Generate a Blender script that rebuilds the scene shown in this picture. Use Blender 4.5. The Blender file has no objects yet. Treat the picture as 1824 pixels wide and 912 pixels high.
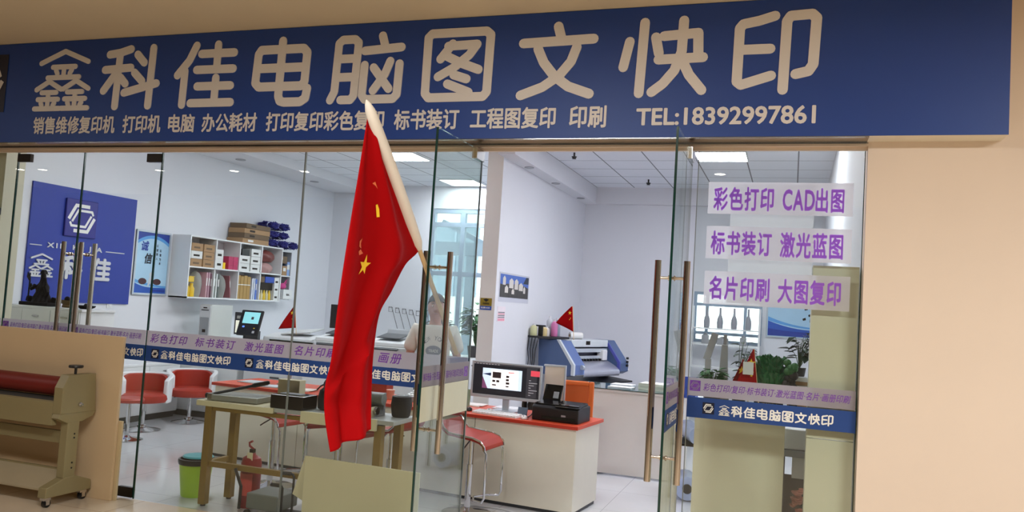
import bpy, bmesh, math, random
from mathutils import Vector, Matrix
random.seed(7)
SC = bpy.context.scene
COL = SC.collection
PI = math.pi
R = math.radians

# ------------------------------------------------------------------ camera, world, lights, exposure
def set_camera():
    yaw, pitch, roll, f = 0.330416493, 0.0607473161, 0.0620503057, 1469.3
    cy, sy, cp, sp = math.cos(yaw), math.sin(yaw), math.cos(pitch), math.sin(pitch)
    fw = Vector((-sy*cp, cy*cp, sp)); r = Vector((cy, sy, 0)); u = r.cross(fw)
    cr, sr = math.cos(roll), math.sin(roll)
    r2 = cr*r + sr*u; u2 = -sr*r + cr*u
    cam = bpy.data.cameras.new('camera'); o = bpy.data.objects.new('camera', cam); COL.objects.link(o)
    m = Matrix((r2, u2, -fw)).transposed().to_4x4(); m.translation = (0, -5.33, 1.72)
    o.matrix_world = m
    cam.sensor_fit = 'HORIZONTAL'; cam.sensor_width = 36; cam.lens = f/1824*36
    cam.clip_start = .05; cam.clip_end = 200
    SC.camera = o
set_camera()
w = bpy.data.worlds.new('world'); SC.world = w; w.use_nodes = True
bg = w.node_tree.nodes['Background']; bg.inputs[0].default_value = (.86, .94, 1, 1); bg.inputs[1].default_value = 4.5
SC.view_settings.view_transform = 'Standard'; SC.view_settings.look = 'None'
SC.view_settings.exposure = 0; SC.view_settings.gamma = 1; SC.view_settings.use_curve_mapping = False
SC.cycles.use_denoising = True
SC.cycles.max_bounces = 10; SC.cycles.transparent_max_bounces = 40; SC.cycles.glossy_bounces = 5
SC.cycles.diffuse_bounces = 5
SC.cycles.sample_clamp_indirect = 4
SC.cycles.caustics_reflective = False; SC.cycles.caustics_refractive = False

PANEL_E = 37.0        # emission of the shop's ceiling panels, seen and added
MALL_WARM = (.97, .99, 1.0)
def mall_light(name, loc, size, energy, color=MALL_WARM):  # unseen area lights put in to light the corridor
    l = bpy.data.lights.new(name, 'AREA'); l.shape = 'RECTANGLE'; l.size = size[0]; l.size_y = size[1]; l.energy = energy; l.color = color
    o = bpy.data.objects.new(name, l); COL.objects.link(o); o.location = loc; return o
mall_light('corridor_area_light', (2.8, -3.9, 3.6), (1.6, .8), 222)
mall_light('corridor_area_light', (-2.0, -3.6, 3.6), (1.6, .5), 140)
mall_light('corridor_area_light', (-8.5, -3.0, 3.6), (1.6, .5), 27)  # fill added for the left end of the corridor

# ------------------------------------------------------------------ materials
def lin(c):
    return tuple((x/12.92 if x <= .04045 else ((x+.055)/1.055)**2.4) for x in [v/255 for v in c])
_M = {}
def mat(name, rgb, rough=.5, metal=0, noise=.06, nscale=8, emit=None, es=1, spec=.5, coat=0, bump=0, trans=0):
    if name in _M: return _M[name]
    m = bpy.data.materials.new(name); m.use_nodes = True; nt = m.node_tree; b = nt.nodes['Principled BSDF']
    c = lin(rgb)
    b.inputs['Roughness'].default_value = rough; b.inputs['Metallic'].default_value = metal
    b.inputs['Specular IOR Level'].default_value = spec
    if coat: b.inputs['Coat Weight'].default_value = coat
    tc = nt.nodes.new('ShaderNodeTexCoord'); nz = nt.nodes.new('ShaderNodeTexNoise'); nz.inputs['Scale'].default_value = nscale
    nz.inputs['Detail'].default_value = 4
    nt.links.new(tc.outputs['Object'], nz.inputs['Vector'])
    mx = nt.nodes.new('ShaderNodeMix'); mx.data_type = 'RGBA'
    mx.inputs['A'].default_value = tuple(min(1, x*(1-noise)) for x in c)+(1,)
    mx.inputs['B'].default_value = tuple(min(1, x*(1+noise)) for x in c)+(1,)
    nt.links.new(nz.outputs['Fac'], mx.inputs['Factor']); nt.links.new(mx.outputs['Result'], b.inputs['Base Color'])
    if emit:
        b.inputs['Emission Color'].default_value = lin(emit)+(1,); b.inputs['Emission Strength'].default_value = es
    if trans: b.inputs['Transmission Weight'].default_value = trans
    if bump:
        bp = nt.nodes.new('ShaderNodeBump'); bp.inputs['Strength'].default_value = bump; bp.inputs['Distance'].default_value = .02
        nt.links.new(nz.outputs['Fac'], bp.inputs['Height']); nt.links.new(bp.outputs['Normal'], b.inputs['Normal'])
    _M[name] = m; return m
def math_node(nt, op, a, b=None):
    n = nt.nodes.new('ShaderNodeMath'); n.operation = op
    for i, v in enumerate((a, b)):
        if v is None: continue
        if isinstance(v, (int, float)): n.inputs[i].default_value = v
        else: nt.links.new(v, n.inputs[i])
    return n.outputs[0]
def grid_mat(name, rgb, line, axes, rough=.6, vary=.03, spec=.5, cloud=0):
    """surface with straight joints; axes = [(axis, period, offset, width), ...] in world metres"""
    m = mat(name, rgb, rough, noise=cloud or .02, nscale=1.6 if cloud else 8, spec=spec); nt = m.node_tree; b = nt.nodes['Principled BSDF']
    src = b.inputs['Base Color'].links[0].from_socket
    g = nt.nodes.new('ShaderNodeNewGeometry'); sx = nt.nodes.new('ShaderNodeSeparateXYZ'); nt.links.new(g.outputs['Position'], sx.inputs[0])
    fac = None
    for ax, p, off, wd in axes:
        t = math_node(nt, 'FRACT', math_node(nt, 'DIVIDE', math_node(nt, 'SUBTRACT', sx.outputs[ax], off-wd/2-100*p), p))
        l = math_node(nt, 'LESS_THAN', t, wd/p)
        fac = l if fac is None else math_node(nt, 'MAXIMUM', fac, l)
    mx = nt.nodes.new('ShaderNodeMix'); mx.data_type = 'RGBA'; nt.links.new(fac, mx.inputs['Factor'])
    nt.links.new(src, mx.inputs['A']); mx.inputs['B'].default_value = lin(line)+(1,)
    nt.links.new(mx.outputs['Result'], b.inputs['Base Color'])
    return m
def glass_mat(name, tint, f0=.045, gloss=1.0):
    if name in _M: return _M[name]
    m = bpy.data.materials.new(name); m.use_nodes = True; nt = m.node_tree; nt.nodes.clear()
    out = nt.nodes.new('ShaderNodeOutputMaterial'); mix = nt.nodes.new('ShaderNodeMixShader')
    tr = nt.nodes.new('ShaderNodeBsdfTransparent'); tr.inputs[0].default_value = tint+(1,)
    gl = nt.nodes.new('ShaderNodeBsdfGlossy'); gl.inputs['Roughness'].default_value = 0.0; gl.inputs[0].default_value = (gloss,)*3+(1,)
    lw = nt.nodes.new('ShaderNodeLayerWeight'); lw.inputs[0].default_value = .5
    p = math_node(nt, 'POWER', lw.outputs['Facing'], 5)
    nz = nt.nodes.new('ShaderNodeTexNoise'); nz.inputs['Scale'].default_value = 3
    f = math_node(nt, 'ADD', math_node(nt, 'MULTIPLY', p, 1-f0), math_node(nt, 'MULTIPLY', math_node(nt, 'ADD', nz.outputs['Fac'], .5), f0))
    nt.links.new(f, mix.inputs[0]); nt.links.new(tr.outputs[0], mix.inputs[1]); nt.links.new(gl.outputs[0], mix.inputs[2])
    nt.links.new(mix.outputs[0], out.inputs[0]); _M[name] = m; return m
def film_mat(name, rgb, clear=.12, transl=.4):
    """adhesive film: part see-through, part lit from behind"""
    if name in _M: return _M[name]
    m = bpy.data.materials.new(name); m.use_nodes = True; nt = m.node_tree; nt.nodes.clear(); c = lin(rgb)+(1,)
    out = nt.nodes.new('ShaderNodeOutputMaterial'); m1 = nt.nodes.new('ShaderNodeMixShader'); m2 = nt.nodes.new('ShaderNodeMixShader')
    d = nt.nodes.new('ShaderNodeBsdfDiffuse'); t = nt.nodes.new('ShaderNodeBsdfTranslucent'); tr = nt.nodes.new('ShaderNodeBsdfTransparent')
    nz = nt.nodes.new('ShaderNodeTexNoise'); nz.inputs['Scale'].default_value = 6
    hs = nt.nodes.new('ShaderNodeMix'); hs.data_type = 'RGBA'; hs.inputs['A'].default_value = tuple(x*.97 for x in c[:3])+(1,); hs.inputs['B'].default_value = c
    nt.links.new(nz.outputs['Fac'], hs.inputs['Factor'])
    nt.links.new(hs.outputs['Result'], d.inputs[0]); nt.links.new(hs.outputs['Result'], t.inputs[0])
    m1.inputs[0].default_value = transl; m2.inputs[0].default_value = clear
    nt.links.new(d.outputs[0], m1.inputs[1]); nt.links.new(t.outputs[0], m1.inputs[2])
    nt.links.new(m1.outputs[0], m2.inputs[1]); nt.links.new(tr.outputs[0], m2.inputs[2]); nt.links.new(m2.outputs[0], out.inputs[0])
    _M[name] = m; return m

GLASS = glass_mat('clear_glass', (.93, .955, .94))
LEAFGLASS = glass_mat('door_glass', (.90, .945, .925), .05)
EDGE = mat('glass_edge_green', (16, 52, 44), .15, noise=.2)
EDGE_L = mat('glass_joint_grey', (120, 124, 118), .3)
WALLB = mat('beige_wall_paint', (230, 212, 194), .75, noise=.03, nscale=2)
CEILB = mat('beige_ceiling_paint', (220, 202, 170), .8, noise=.04, nscale=2)
WHITEW = mat('white_wall_paint', (226, 227, 232), .7, noise=.02, nscale=2)
BEAMW = mat('white_soffit_paint', (222, 222, 226), .7, noise=.02, nscale=2)
CREAMW = mat('cream_panel', (214, 210, 186), .5, noise=.03)
CREAMC = mat('cream_cabinet', (234, 229, 222), .45, noise=.025)
DESKC = mat('pale_desk_panel', (232, 226, 210), .45, noise=.025)
WHITEC = mat('white_laminate', (232, 233, 234), .35, noise=.02)
SIGNB = mat('sign_blue', (28, 66, 146), .45, noise=.05, nscale=3)
SIGNE = mat('sign_edge_white', (226, 218, 200), .5)
SIGNT = mat('sign_letter_grey', (226, 221, 218), .5, noise=.03)
NAVY = mat('logo_navy', (22, 26, 52), .4)
STEEL = mat('polished_steel', (190, 188, 184), .12, 1, noise=.05)
BRONZE = mat('bronze_bar', (200, 188, 176), .11, 1, noise=.06, nscale=14)
CHROME = mat('chrome', (215, 215, 218), .08, 1, noise=.03)
DARKM = mat('dark_metal', (46, 38, 32), .35, .8)
BLACK = mat('black_plastic', (22, 22, 24), .4)
BLACKG = mat('black_gloss', (12, 12, 14), .12)
GREYP = mat('grey_plastic', (150, 152, 156), .45)
LGREY = mat('light_grey_plastic', (206, 208, 210), .45)
RED = mat('flag_red', (158, 4, 8), .8, spec=.08, noise=.08, nscale=5)
YEL = mat('star_yellow', (250, 206, 40), .7)
REDLEA = mat('red_leather', (164, 42, 26), .42, noise=.08)
ORANGE = mat('orange_red_worktop', (206, 74, 44), .35, noise=.05)
GOLD = mat('gold_paint', (140, 112, 50), .38, .35, noise=.08)
WOOD = mat('pale_wood_pole', (216, 186, 138), .6, noise=.12, nscale=20)
HEM = mat('white_hem_cloth', (236, 228, 214), .8)
BAND = mat('blue_film', (26, 66, 134), .5, noise=.03)
BANDBACK = mat('film_backing', (214, 214, 190), .6)
FROST = film_mat('frosted_film', (206, 200, 208), .16, .6)
STRIP = film_mat('white_film', (246, 245, 252), .28, .75)
PAPERW = film_mat('white_paper', (246, 247, 252), .35, .7)
PURP = mat('purple_vinyl', (122, 66, 168), .6, noise=.05)
PURPL = film_mat('light_purple_vinyl', (222, 166, 252), .16, .72)
WTXT = mat('white_vinyl', (240, 238, 232), .6)
KRAFT = mat('kraft_card', (168, 134, 98), .8, noise=.08)
DKRAFT = mat('dark_card', (112, 92, 72), .8, noise=.08)
WBOX = mat('white_carton', (228, 228, 226), .7)
BLUEM = mat('blue_plastic', (44, 76, 168), .5)
LEAF = mat('leaf_green', (46, 104, 52), .5, noise=.25, nscale=30)
LEAFD = mat('dark_leaf', (34, 60, 44), .5, noise=.25, nscale=30)

# ------------------------------------------------------------------ mesh builder
class MB:
    def __init__(s): s.v = []; s.f = []; s.mi = []
    def add(s, vs, fs, mi=0):
        o = len(s.v); s.v += [tuple(p) for p in vs]
        for f in fs: s.f.append(tuple(i+o for i in f)); s.mi.append(mi)
        return s
    def box(s, x0, y0, z0, x1, y1, z1, mi=0):
        if x0 > x1: x0, x1 = x1, x0
        if y0 > y1: y0, y1 = y1, y0
        if z0 > z1: z0, z1 = z1, z0
        v = [(x0,y0,z0),(x1,y0,z0),(x1,y1,z0),(x0,y1,z0),(x0,y0,z1),(x1,y0,z1),(x1,y1,z1),(x0,y1,z1)]
        return s.add(v, [(3,2,1,0),(4,5,6,7),(0,1,5,4),(1,2,6,5),(2,3,7,6),(3,0,4,7)], mi)
    def obox(s, c, size, rot=(0,0,0), mi=0):
        from mathutils import Euler
        m = Euler(rot).to_matrix(); h = [d/2 for d in size]; c = Vector(c)
        v = [c + m @ Vector((sx*h[0], sy*h[1], sz*h[2])) for sz in (-1,1) for sx, sy in ((-1,-1),(1,-1),(1,1),(-1,1))]
        return s.add(v, [(3,2,1,0),(4,5,6,7),(0,1,5,4),(1,2,6,5),(2,3,7,6),(3,0,4,7)], mi)
    def cyl(s, p0, p1, r0, r1=None, n=16, mi=0, cap=True):
        r1 = r0 if r1 is None else r1
        p0, p1 = Vector(p0), Vector(p1); d = (p1-p0).normalized()
        a = d.orthogonal().normalized(); b = d.cross(a)
        v = [p0 + r0*(math.cos(2*PI*k/n)*a + math.sin(2*PI*k/n)*b) for k in range(n)] + [p1 + r1*(math.cos(2*PI*k/n)*a + math.sin(2*PI*k/n)*b) for k in range(n)]
        f = [(k, (k+1) % n, n+(k+1) % n, n+k) for k in range(n)]
        if cap: f += [tuple(range(n-1, -1, -1)), tuple(range(n, 2*n))]
        return s.add(v, f, mi)
    def tube(s, pts, r, n=10, mi=0, closed=False):
        pts = [Vector(p) for p in pts]; N = len(pts); rs = r if isinstance(r, (list, tuple)) else [r]*N
        rings = []; a = None
        for i, p in enumerate(pts):
            if closed: d = (pts[(i+1) % N]-pts[i-1]).normalized()
            else: d = (pts[min(i+1, N-1)]-pts[max(i-1, 0)]).normalized()
            if a is None: a = d.orthogonal().normalized()
            a = (a - d*a.dot(d)).normalized(); b = d.cross(a)
            rings.append([p + rs[i]*(math.cos(2*PI*k/n)*a + math.sin(2*PI*k/n)*b) for k in range(n)])
        v = [q for rg in rings for q in rg]; f = []
        for i in range(N if closed else N-1):
            j = (i+1) % N
            f += [(i*n+k, i*n+(k+1) % n, j*n+(k+1) % n, j*n+k) for k in range(n)]
        if not closed: f += [tuple(range(n-1, -1, -1)), tuple((N-1)*n+k for k in range(n))]
        return s.add(v, f, mi)
    def lathe(s, prof, c=(0,0,0), n=24, mi=0, sx=1, sy=1):
        cx, cy, cz = c; v = []; f = []
        for r, z in prof: v += [(cx+sx*r*math.cos(2*PI*k/n), cy+sy*r*math.sin(2*PI*k/n), cz+z) for k in range(n)]
        m = len(prof)
        for i in range(m-1): f += [(i*n+k, i*n+(k+1) % n, (i+1)*n+(k+1) % n, (i+1)*n+k) for k in range(n)]
        f += [tuple(range(n-1, -1, -1)), tuple((m-1)*n+k for k in range(n))]
        return s.add(v, f, mi)
    def prism(s, poly, a0, a1, axis='y', mi=0):
        """polygon in (x,z) extruded in y; axis 'x': polygon in (y,z); axis 'z': polygon in (x,y)"""
        def P(p, a): return (p[0], a, p[1]) if axis == 'y' else (a, p[0], p[1]) if axis == 'x' else (p[0], p[1], a)
        n = len(poly); v = [P(p, a0) for p in poly] + [P(p, a1) for p in poly]
        f = [(k, (k+1) % n, n+(k+1) % n, n+k) for k in range(n)] + [tuple(range(n-1, -1, -1)), tuple(range(n, 2*n))]
        return s.add(v, f, mi)
    def ball(s, c, r, n=14, m=9, mi=0):
        rx, ry, rz = r if isinstance(r, (tuple, list)) else (r, r, r)
        prof = [(max(1e-4, math.sin(PI*i/m)), -math.cos(PI*i/m)) for i in range(m+1)]
        v = []; f = []
        for a, z in prof: v += [(c[0]+rx*a*math.cos(2*PI*k/n), c[1]+ry*a*math.sin(2*PI*k/n), c[2]+rz*z) for k in range(n)]
        for i in range(m): f += [(i*n+k, i*n+(k+1) % n, (i+1)*n+(k+1) % n, (i+1)*n+k) for k in range(n)]
        return s.add(v, f, mi)
    def grid(s, fn, nu, nv, mi=0):
        v = [fn(i/nu, j/nv) for j in range(nv+1) for i in range(nu+1)]
        f = [(j*(nu+1)+i, j*(nu+1)+i+1, (j+1)*(nu+1)+i+1, (j+1)*(nu+1)+i) for j in range(nv) for i in range(nu)]
        return s.add(v, f, mi)
    def build(s, name, m, parent=None, smooth=False, bevel=0, loc=None, fixn=True, label=None):
        me = bpy.data.meshes.new(name); me.from_pydata(s.v, [], s.f)
        for x in (m if isinstance(m, (list, tuple)) else [m]): me.materials.append(x)
        me.polygons.foreach_set('material_index', s.mi)
        if fixn:
            bm = bmesh.new(); bm.from_mesh(me); bmesh.ops.recalc_face_normals(bm, faces=bm.faces); bm.to_mesh(me); bm.free()
        if smooth:
            me.polygons.foreach_set('use_smooth', [True]*len(me.polygons))
            me.set_sharp_from_angle(angle=R(40))
        o = bpy.data.objects.new(name, me); COL.objects.link(o)
        if parent: o.parent = parent
        if loc: o.location = loc
        if bevel:
            b = o.modifiers.new('bevel', 'BEVEL'); b.width = bevel; b.segments = 2; b.limit_method = 'ANGLE'; b.angle_limit = R(40)
        if label: o['label'] = label
        return o
def tag(o, label, cat, group=None):
    o['label'] = label; o['category'] = cat
    if group: o['group'] = group
    return o
def thing(name, label, cat, loc=(0,0,0), rz=0, group=None):
    o = bpy.data.objects.new(name, None); COL.objects.link(o); o.location = loc; o.rotation_euler = (0,0,rz); o.empty_display_size = .1
    return tag(o, label, cat, group)
def struct(o): o['kind'] = 'structure'; return o
def sempty(name, loc=(0,0,0), rz=0):
    o = bpy.data.objects.new(name, None); COL.objects.link(o); o.location = loc; o.rotation_euler = (0,0,rz); return struct(o)
def dup(root, loc, rz, label, group=None):
    r = root.copy(); COL.objects.link(r); r.location = loc; r.rotation_euler = (0,0,rz); r['label'] = label
    if group: r['group'] = group
    for ch in list(root.children):
        c = ch.copy(); COL.objects.link(c); c.parent = r
        for g in list(ch.children):
            d = g.copy(); COL.objects.link(d); d.parent = c
    return r
def B(*a): return MB().box(*a)

# ------------------------------------------------------------------ lettering
def text_geo(body, bold=0.0, shear=0.0, space=1.0):
    c = bpy.data.curves.new('lettering', 'FONT'); c.body = body; c.size = 1; c.shear = shear; c.space_character = space
    c.resolution_u = 3
    o = bpy.data.objects.new('lettering', c); COL.objects.link(o)
    dg = bpy.context.evaluated_depsgraph_get(); dg.update()
    me = bpy.data.meshes.new_from_object(o.evaluated_get(dg))
    v = [tuple(p.co)[:2] for p in me.vertices]; f = [tuple(p.vertices) for p in me.polygons]
    bpy.data.objects.remove(o); bpy.data.curves.remove(c); bpy.data.meshes.remove(me)
    xs = [p[0] for p in v]; ys = [p[1] for p in v]
    x0, x1, y0, y1 = min(xs), max(xs), min(ys), max(ys)
    return [((a-x0)/(x1-x0), (b-y0)/(y1-y0)) for a, b in v], f, bold, (x1-x0, y1-y0)
def place2d(name, geo, m, parent, O, U, V, w, h, depth=.001, label=None):
    """unit-square outline geometry laid on the plane O + u*U + v*V, raised by depth along U x V"""
    v, f, bold, (gw, gh) = geo; O, U, V = Vector(O), Vector(U), Vector(V); N = U.cross(V)
    b = MB(); sh = [(0, 0)] + ([(bold*math.cos(R(a)), bold*math.sin(R(a))) for a in (45, 135, 225, 315, 0, 90, 180, 270)] if bold else [])
    for k, (p, q) in enumerate(sh):
        b.add([O + U*(a*w + p*w/gw) + V*(c*h + q*h/gh) + N*(depth + k*5e-5) for a, c in v], f)
    return b.build(name, m, parent, fixn=False, label=label)
S = {}
S['鑫'] = (8.2, [[(50,4),(8,22)],[(50,4),(92,22)],[(30,29),(70,29)],[(22,46),(78,46)],[(50,29),(50,46)],[(36,34),(39,40)],[(64,34),(61,40)],
  [(26,52),(4,65)],[(26,52),(48,65)],[(14,70),(40,70)],[(8,81),(44,81)],[(26,70),(26,96)],[(3,96),(48,96)],[(14,87),(16,91)],[(38,87),(36,91)],
  [(74,52),(52,65)],[(74,52),(96,65)],[(60,70),(86,70)],[(56,81),(92,81)],[(74,70),(74,96)],[(51,96),(97,96)],[(62,87),(64,91)],[(86,87),(84,91)]])
S['科'] = (12.5, [[(12,13),(30,11),(48,6)],[(6,37),(50,35)],[(30,12),(28,95)],[(26,42),(6,70)],[(34,50),(43,60)],[(60,15),(72,28)],[(57,43),(71,57)],[(42,74),(95,61)],[(86,6),(84,95)]])
S['佳'] = (12.5, [[(34,6),(24,28),(6,50)],[(18,44),(17,95)],[(43,19),(95,19)],[(69,6),(69,43)],[(37,43),(95,43)],[(69,56),(69,92)],[(40,68),(93,68)],[(31,93),(95,93)]])
S['电'] = (13, [[(12,24),(16,18),(84,18),(90,24),(89,66),(84,72),(16,72),(10,66),(12,24)],[(12,45),(88,45)],[(50,6),(49,86),(52,93),(58,95),(84,95),(92,90),(94,76)]])
S['脑'] = (12, [[(6,94),(11,82),(13,14),(18,9),(34,9),(39,14),(37,88),(33,94),(20,94)],[(13,36),(38,36)],[(13,62),(38,62)],[(70,6),(74,20)],[(48,26),(95,23)],
  [(49,46),(48,88),(52,94),(88,94),(93,88),(94,46)],[(61,50),(82,80)],[(82,42),(76,60),(62,82)]])
S['图'] = (12, [[(7,12),(12,7),(88,7),(94,12),(93,88),(88,94),(12,94),(7,88),(7,12)],[(42,22),(26,42)],[(36,25),(76,24),(66,38),(46,54),(24,66)],[(34,38),(54,48),(80,58)],[(46,64),(64,70)],[(38,76),(68,88)]])
S['文'] = (12.5, [[(50,6),(54,20)],[(7,26),(94,24)],[(26,34),(34,52),(48,70),(66,84),(92,94)],[(74,34),(68,52),(54,70),(34,84),(7,94)]])
S['快'] = (12, [[(29,7),(26,95)],[(13,30),(7,62)],[(42,26),(46,46)],[(51,25),(88,23),(89,50)],[(46,54),(94,53)],[(72,7),(71,45),(64,68),(52,84),(40,94)],[(72,56),(80,74),(94,93)]])
S['印'] = (12, [[(48,7),(30,12),(12,15),(8,20),(7,84),(12,88),(46,78)],[(12,46),(44,46)],[(60,95),(62,14),(66,8),(90,7),(95,12),(93,66),(88,74),(74,77)]])
def stroke_mesh(ch, O, U, V, w, h, th, weight=1.0):
    """one rounded character as raised flat strokes"""
    sw, strokes = S[ch]; r = sw/200*weight*min(w, h)*1.0
    O, U, V = Vector(O), Vector(U), Vector(V); N = U.cross(V); b = MB(); n = 12; lay = 0
    for st in strokes:
        pts = [(x/100*w, (1-y/100)*h) for x, y in st]
        for i in range(len(pts)):
            c = pts[i]
            circ = [(c[0]+r*math.cos(2*PI*k/n), c[1]+r*math.sin(2*PI*k/n)) for k in range(n)]
            polys = [circ]
            if i+1 < len(pts):
                d = pts[i+1]; L = math.hypot(d[0]-c[0], d[1]-c[1]) or 1; nx, ny = -(d[1]-c[1])/L*r, (d[0]-c[0])/L*r
                polys.append([(c[0]+nx, c[1]+ny), (c[0]-nx, c[1]-ny), (d[0]-nx, d[1]-ny), (d[0]+nx, d[1]+ny)])
            for q in polys:
                lay += 1; m = len(q); e = N*(th + lay*6e-5); vs = [O+U*x+V*z+e for x, z in q] + [O+U*x+V*z for x, z in q]
                b.add(vs, [tuple(range(m))] + ([(k, k+m, (k+1) % m+m, (k+1) % m) for k in range(m)] if th > .003 else []))
    return b
NAME9 = '鑫科佳电脑图文快印'
def rounded_line(name, text, m, parent, O, U, V, w, h, gap=.12, th=.001, weight=1.15):
    """the shop name in small rounded characters as one lettering mesh"""
    O, U, V = Vector(O), Vector(U), Vector(V); n = len(text); cw = w/(n+gap*(n-1)); b = MB()
    for i, ch in enumerate(text):
        q = stroke_mesh(ch, O+U*(i*cw*(1+gap)), U, V, cw, h, th, weight*(.72 if ch == '鑫' else 1)); b.add(q.v, q.f)
    return b.build(name, m, parent, fixn=False)
def logo_geo(b, O, U, V, s, th=.0015):
    """hexagon mark of two interlocking double bars, centred on O"""
    O, U, V = Vector(O), Vector(U), Vector(V); N = U.cross(V)
    hexa = [(-.62,0),(-.34,.5),(.30,.5)]
    def strip(pts, t):
        L = []
        for i, p in enumerate(pts):
            a = pts[max(i-1,0)]; c = pts[min(i+1,len(pts)-1)]
            d1 = Vector((p[0]-a[0], p[1]-a[1])); d2 = Vector((c[0]-p[0], c[1]-p[1]))
            d1 = d1.normalized() if d1.length else d2.normalized(); d2 = d2.normalized() if d2.length else d1
            n1 = Vector((-d1.y, d1.x)); n2 = Vector((-d2.y, d2.x)); mm = (n1+n2).normalized(); k = t/2/max(.4, mm.dot(n1))
            L.append(((p[0]+mm.x*k, p[1]+mm.y*k), (p[0]-mm.x*k, p[1]-mm.y*k)))
        for i in range(len(L)-1):
            q = [L[i][0], L[i][1], L[i+1][1], L[i+1][0]]
            b.add([O+U*x*s+V*y*s+N*th for x, y in q], [(0,1,2,3)])
    for sg in (1, -1):
        strip([(sg*x, sg*y) for x, y in [(-.60,-.06),(-.30,.48),(.34,.48)]], .13)
        strip([(sg*x, sg*y) for x, y in [(-.44,-.14),(-.19,.30),(.46,.30),(.53,.16)]], .09)
def logo(parent, O, U, V, size, plate=True, pm=None, mm=None, th=.001, name='logo_plate'):
    O, U, V = Vector(O), Vector(U), Vector(V); N = U.cross(V); p = parent
    if plate:
        h = size/2; q = [(-h,-h),(h,-h),(h,h),(-h,h)]
        p = MB().add([O+U*a+V*c+N*th for a, c in q], [(0,1,2,3)]).build(name, pm or NAVY, parent, fixn=False)
    b = MB(); logo_geo(b, O, U, V, size*.68, th*2)
    return b.build('logo_mark', mm or WTXT, p, fixn=False)
XX, ZZ = (1,0,0), (0,0,1)

# ================================================================== SETTING
XL, XR, YB, XP, CZ = -7.8, .40, 7.45, -3.2, 3.68
FLOOR_IN = grid_mat('shop_floor_tile', (206, 207, 210), (150, 152, 154), [(0, .8, .1, .004), (1, .8, .3, .004)], .1, spec=.6)
FLOOR_OUT = grid_mat('corridor_marble', (214, 196, 172), (140, 122, 100), [(0, 1.0, .2, .004), (1, 1.0, -.35, .004)], .12, spec=.6, cloud=.16)
CEIL_IN = grid_mat('ceiling_tile', (232, 234, 240), (112, 114, 120), [(0, .6, -3.0, .016), (1, .622, 5.077, .016)], .8)
WINF = mat('window_frame_paint', (150, 168, 186), .4)
def wall(name, *a, m=WHITEW): return struct(B(*a).build(name, m))
wall('floor_shop', XL-.2, .07, -.1, XR+.1, YB+.2, 0, m=FLOOR_IN)
wall('floor_corridor', -16, -9.2, -.1, 5.2, .07, 0, m=FLOOR_OUT)
wall('ceiling_shop', XL-.2, .12, CZ, XR+.1, YB+.2, CZ+.1, m=CEIL_IN)
wall('ceiling_corridor', -16, -9.2, 3.69, 5.2, .12, 3.79, m=CEILB)
wall('wall_front_right', .394, 0, 0, 5.2, .25, 3.69, m=WALLB)
wall('wall_front_top', -7.6, 0, 2.8295, .394, .12, 3.69, m=WALLB)
wall('wall_front_left', -16, 0, 0, -7.6, .12, 3.69, m=WALLB)
NEUT = mat('corridor_far_paint', (128, 125, 120), .8)
wall('wall_corridor_back', -16, -9.2, 0, 5.2, -9.1, 3.69, m=NEUT)
wall('wall_corridor_right', 5.1, -9.1, 0, 5.2, 0, 3.69, m=NEUT)
wall('wall_corridor_left', -16, -9.1, 0, -15.9, 0, 3.69, m=NEUT)
wall('wall_left', XL-.12, .12, 0, XL, YB+.1, CZ)
wall('wall_left_end', XL, .13, 0, -6.71, .33, CZ, m=CREAMW)
wall('wall_right', XR, .25, 0, XR+.12, YB+.1, CZ)
wall('wall_partition', -3.39, 3.503, 0, XP, YB, CZ)
wall('wall_partition_end_shade', -3.39, 3.5, 0, XP, 3.5025, CZ, m=mat('shaded_wall_white', (220, 216, 211), .7, noise=.02))  # same white as the partition; its shade is put into this tone
# back wall with its two window openings
def back_wall():
    b = MB(); y0, y1 = YB, YB+.12
    b.box(XL, y0, 0, -5.88, y1, CZ); b.box(-5.88, y0, 0, -3.5, y1, .7); b.box(-5.88, y0, 3.3, -3.5, y1, CZ)
    b.box(-3.5, y0, 0, -1.42, y1, CZ); b.box(-1.42, y0, 0, -.42, y1, 1.36); b.box(-1.42, y0, 2.12, -.42, y1, CZ); b.box(-.42, y0, 0, XR, y1, CZ)
    struct(b.build('wall_back', WHITEW))
back_wall()
wall('trim_soffit_left', XL, .13, 3.54, -7.06, YB, CZ, m=BEAMW)
wall('trim_soffit_partition', XP, 3.3, 3.42, -3.0, YB, CZ, m=BEAMW)
wall('trim_soffit_back', -3.0, 7.34, 3.42, XR, YB, CZ, m=BEAMW)
wall('baseboard_left', XL, .35, 0, XL+.012, YB, .09, m=mat('dark_kick', (58, 58, 62), .5))
# door-head reveal under the lintel
wall('trim_head', -7.6, -.003, 2.816, .394, .058, 2.829, m=WALLB)
wall('trim_head_back', -7.6, .030, 2.796, .394, .058, 2.8155, m=WALLB)
wall('trim_fascia', -7.6, -.002, 2.8295, .394, -.0003, 2.8355, m=STEEL)

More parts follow.
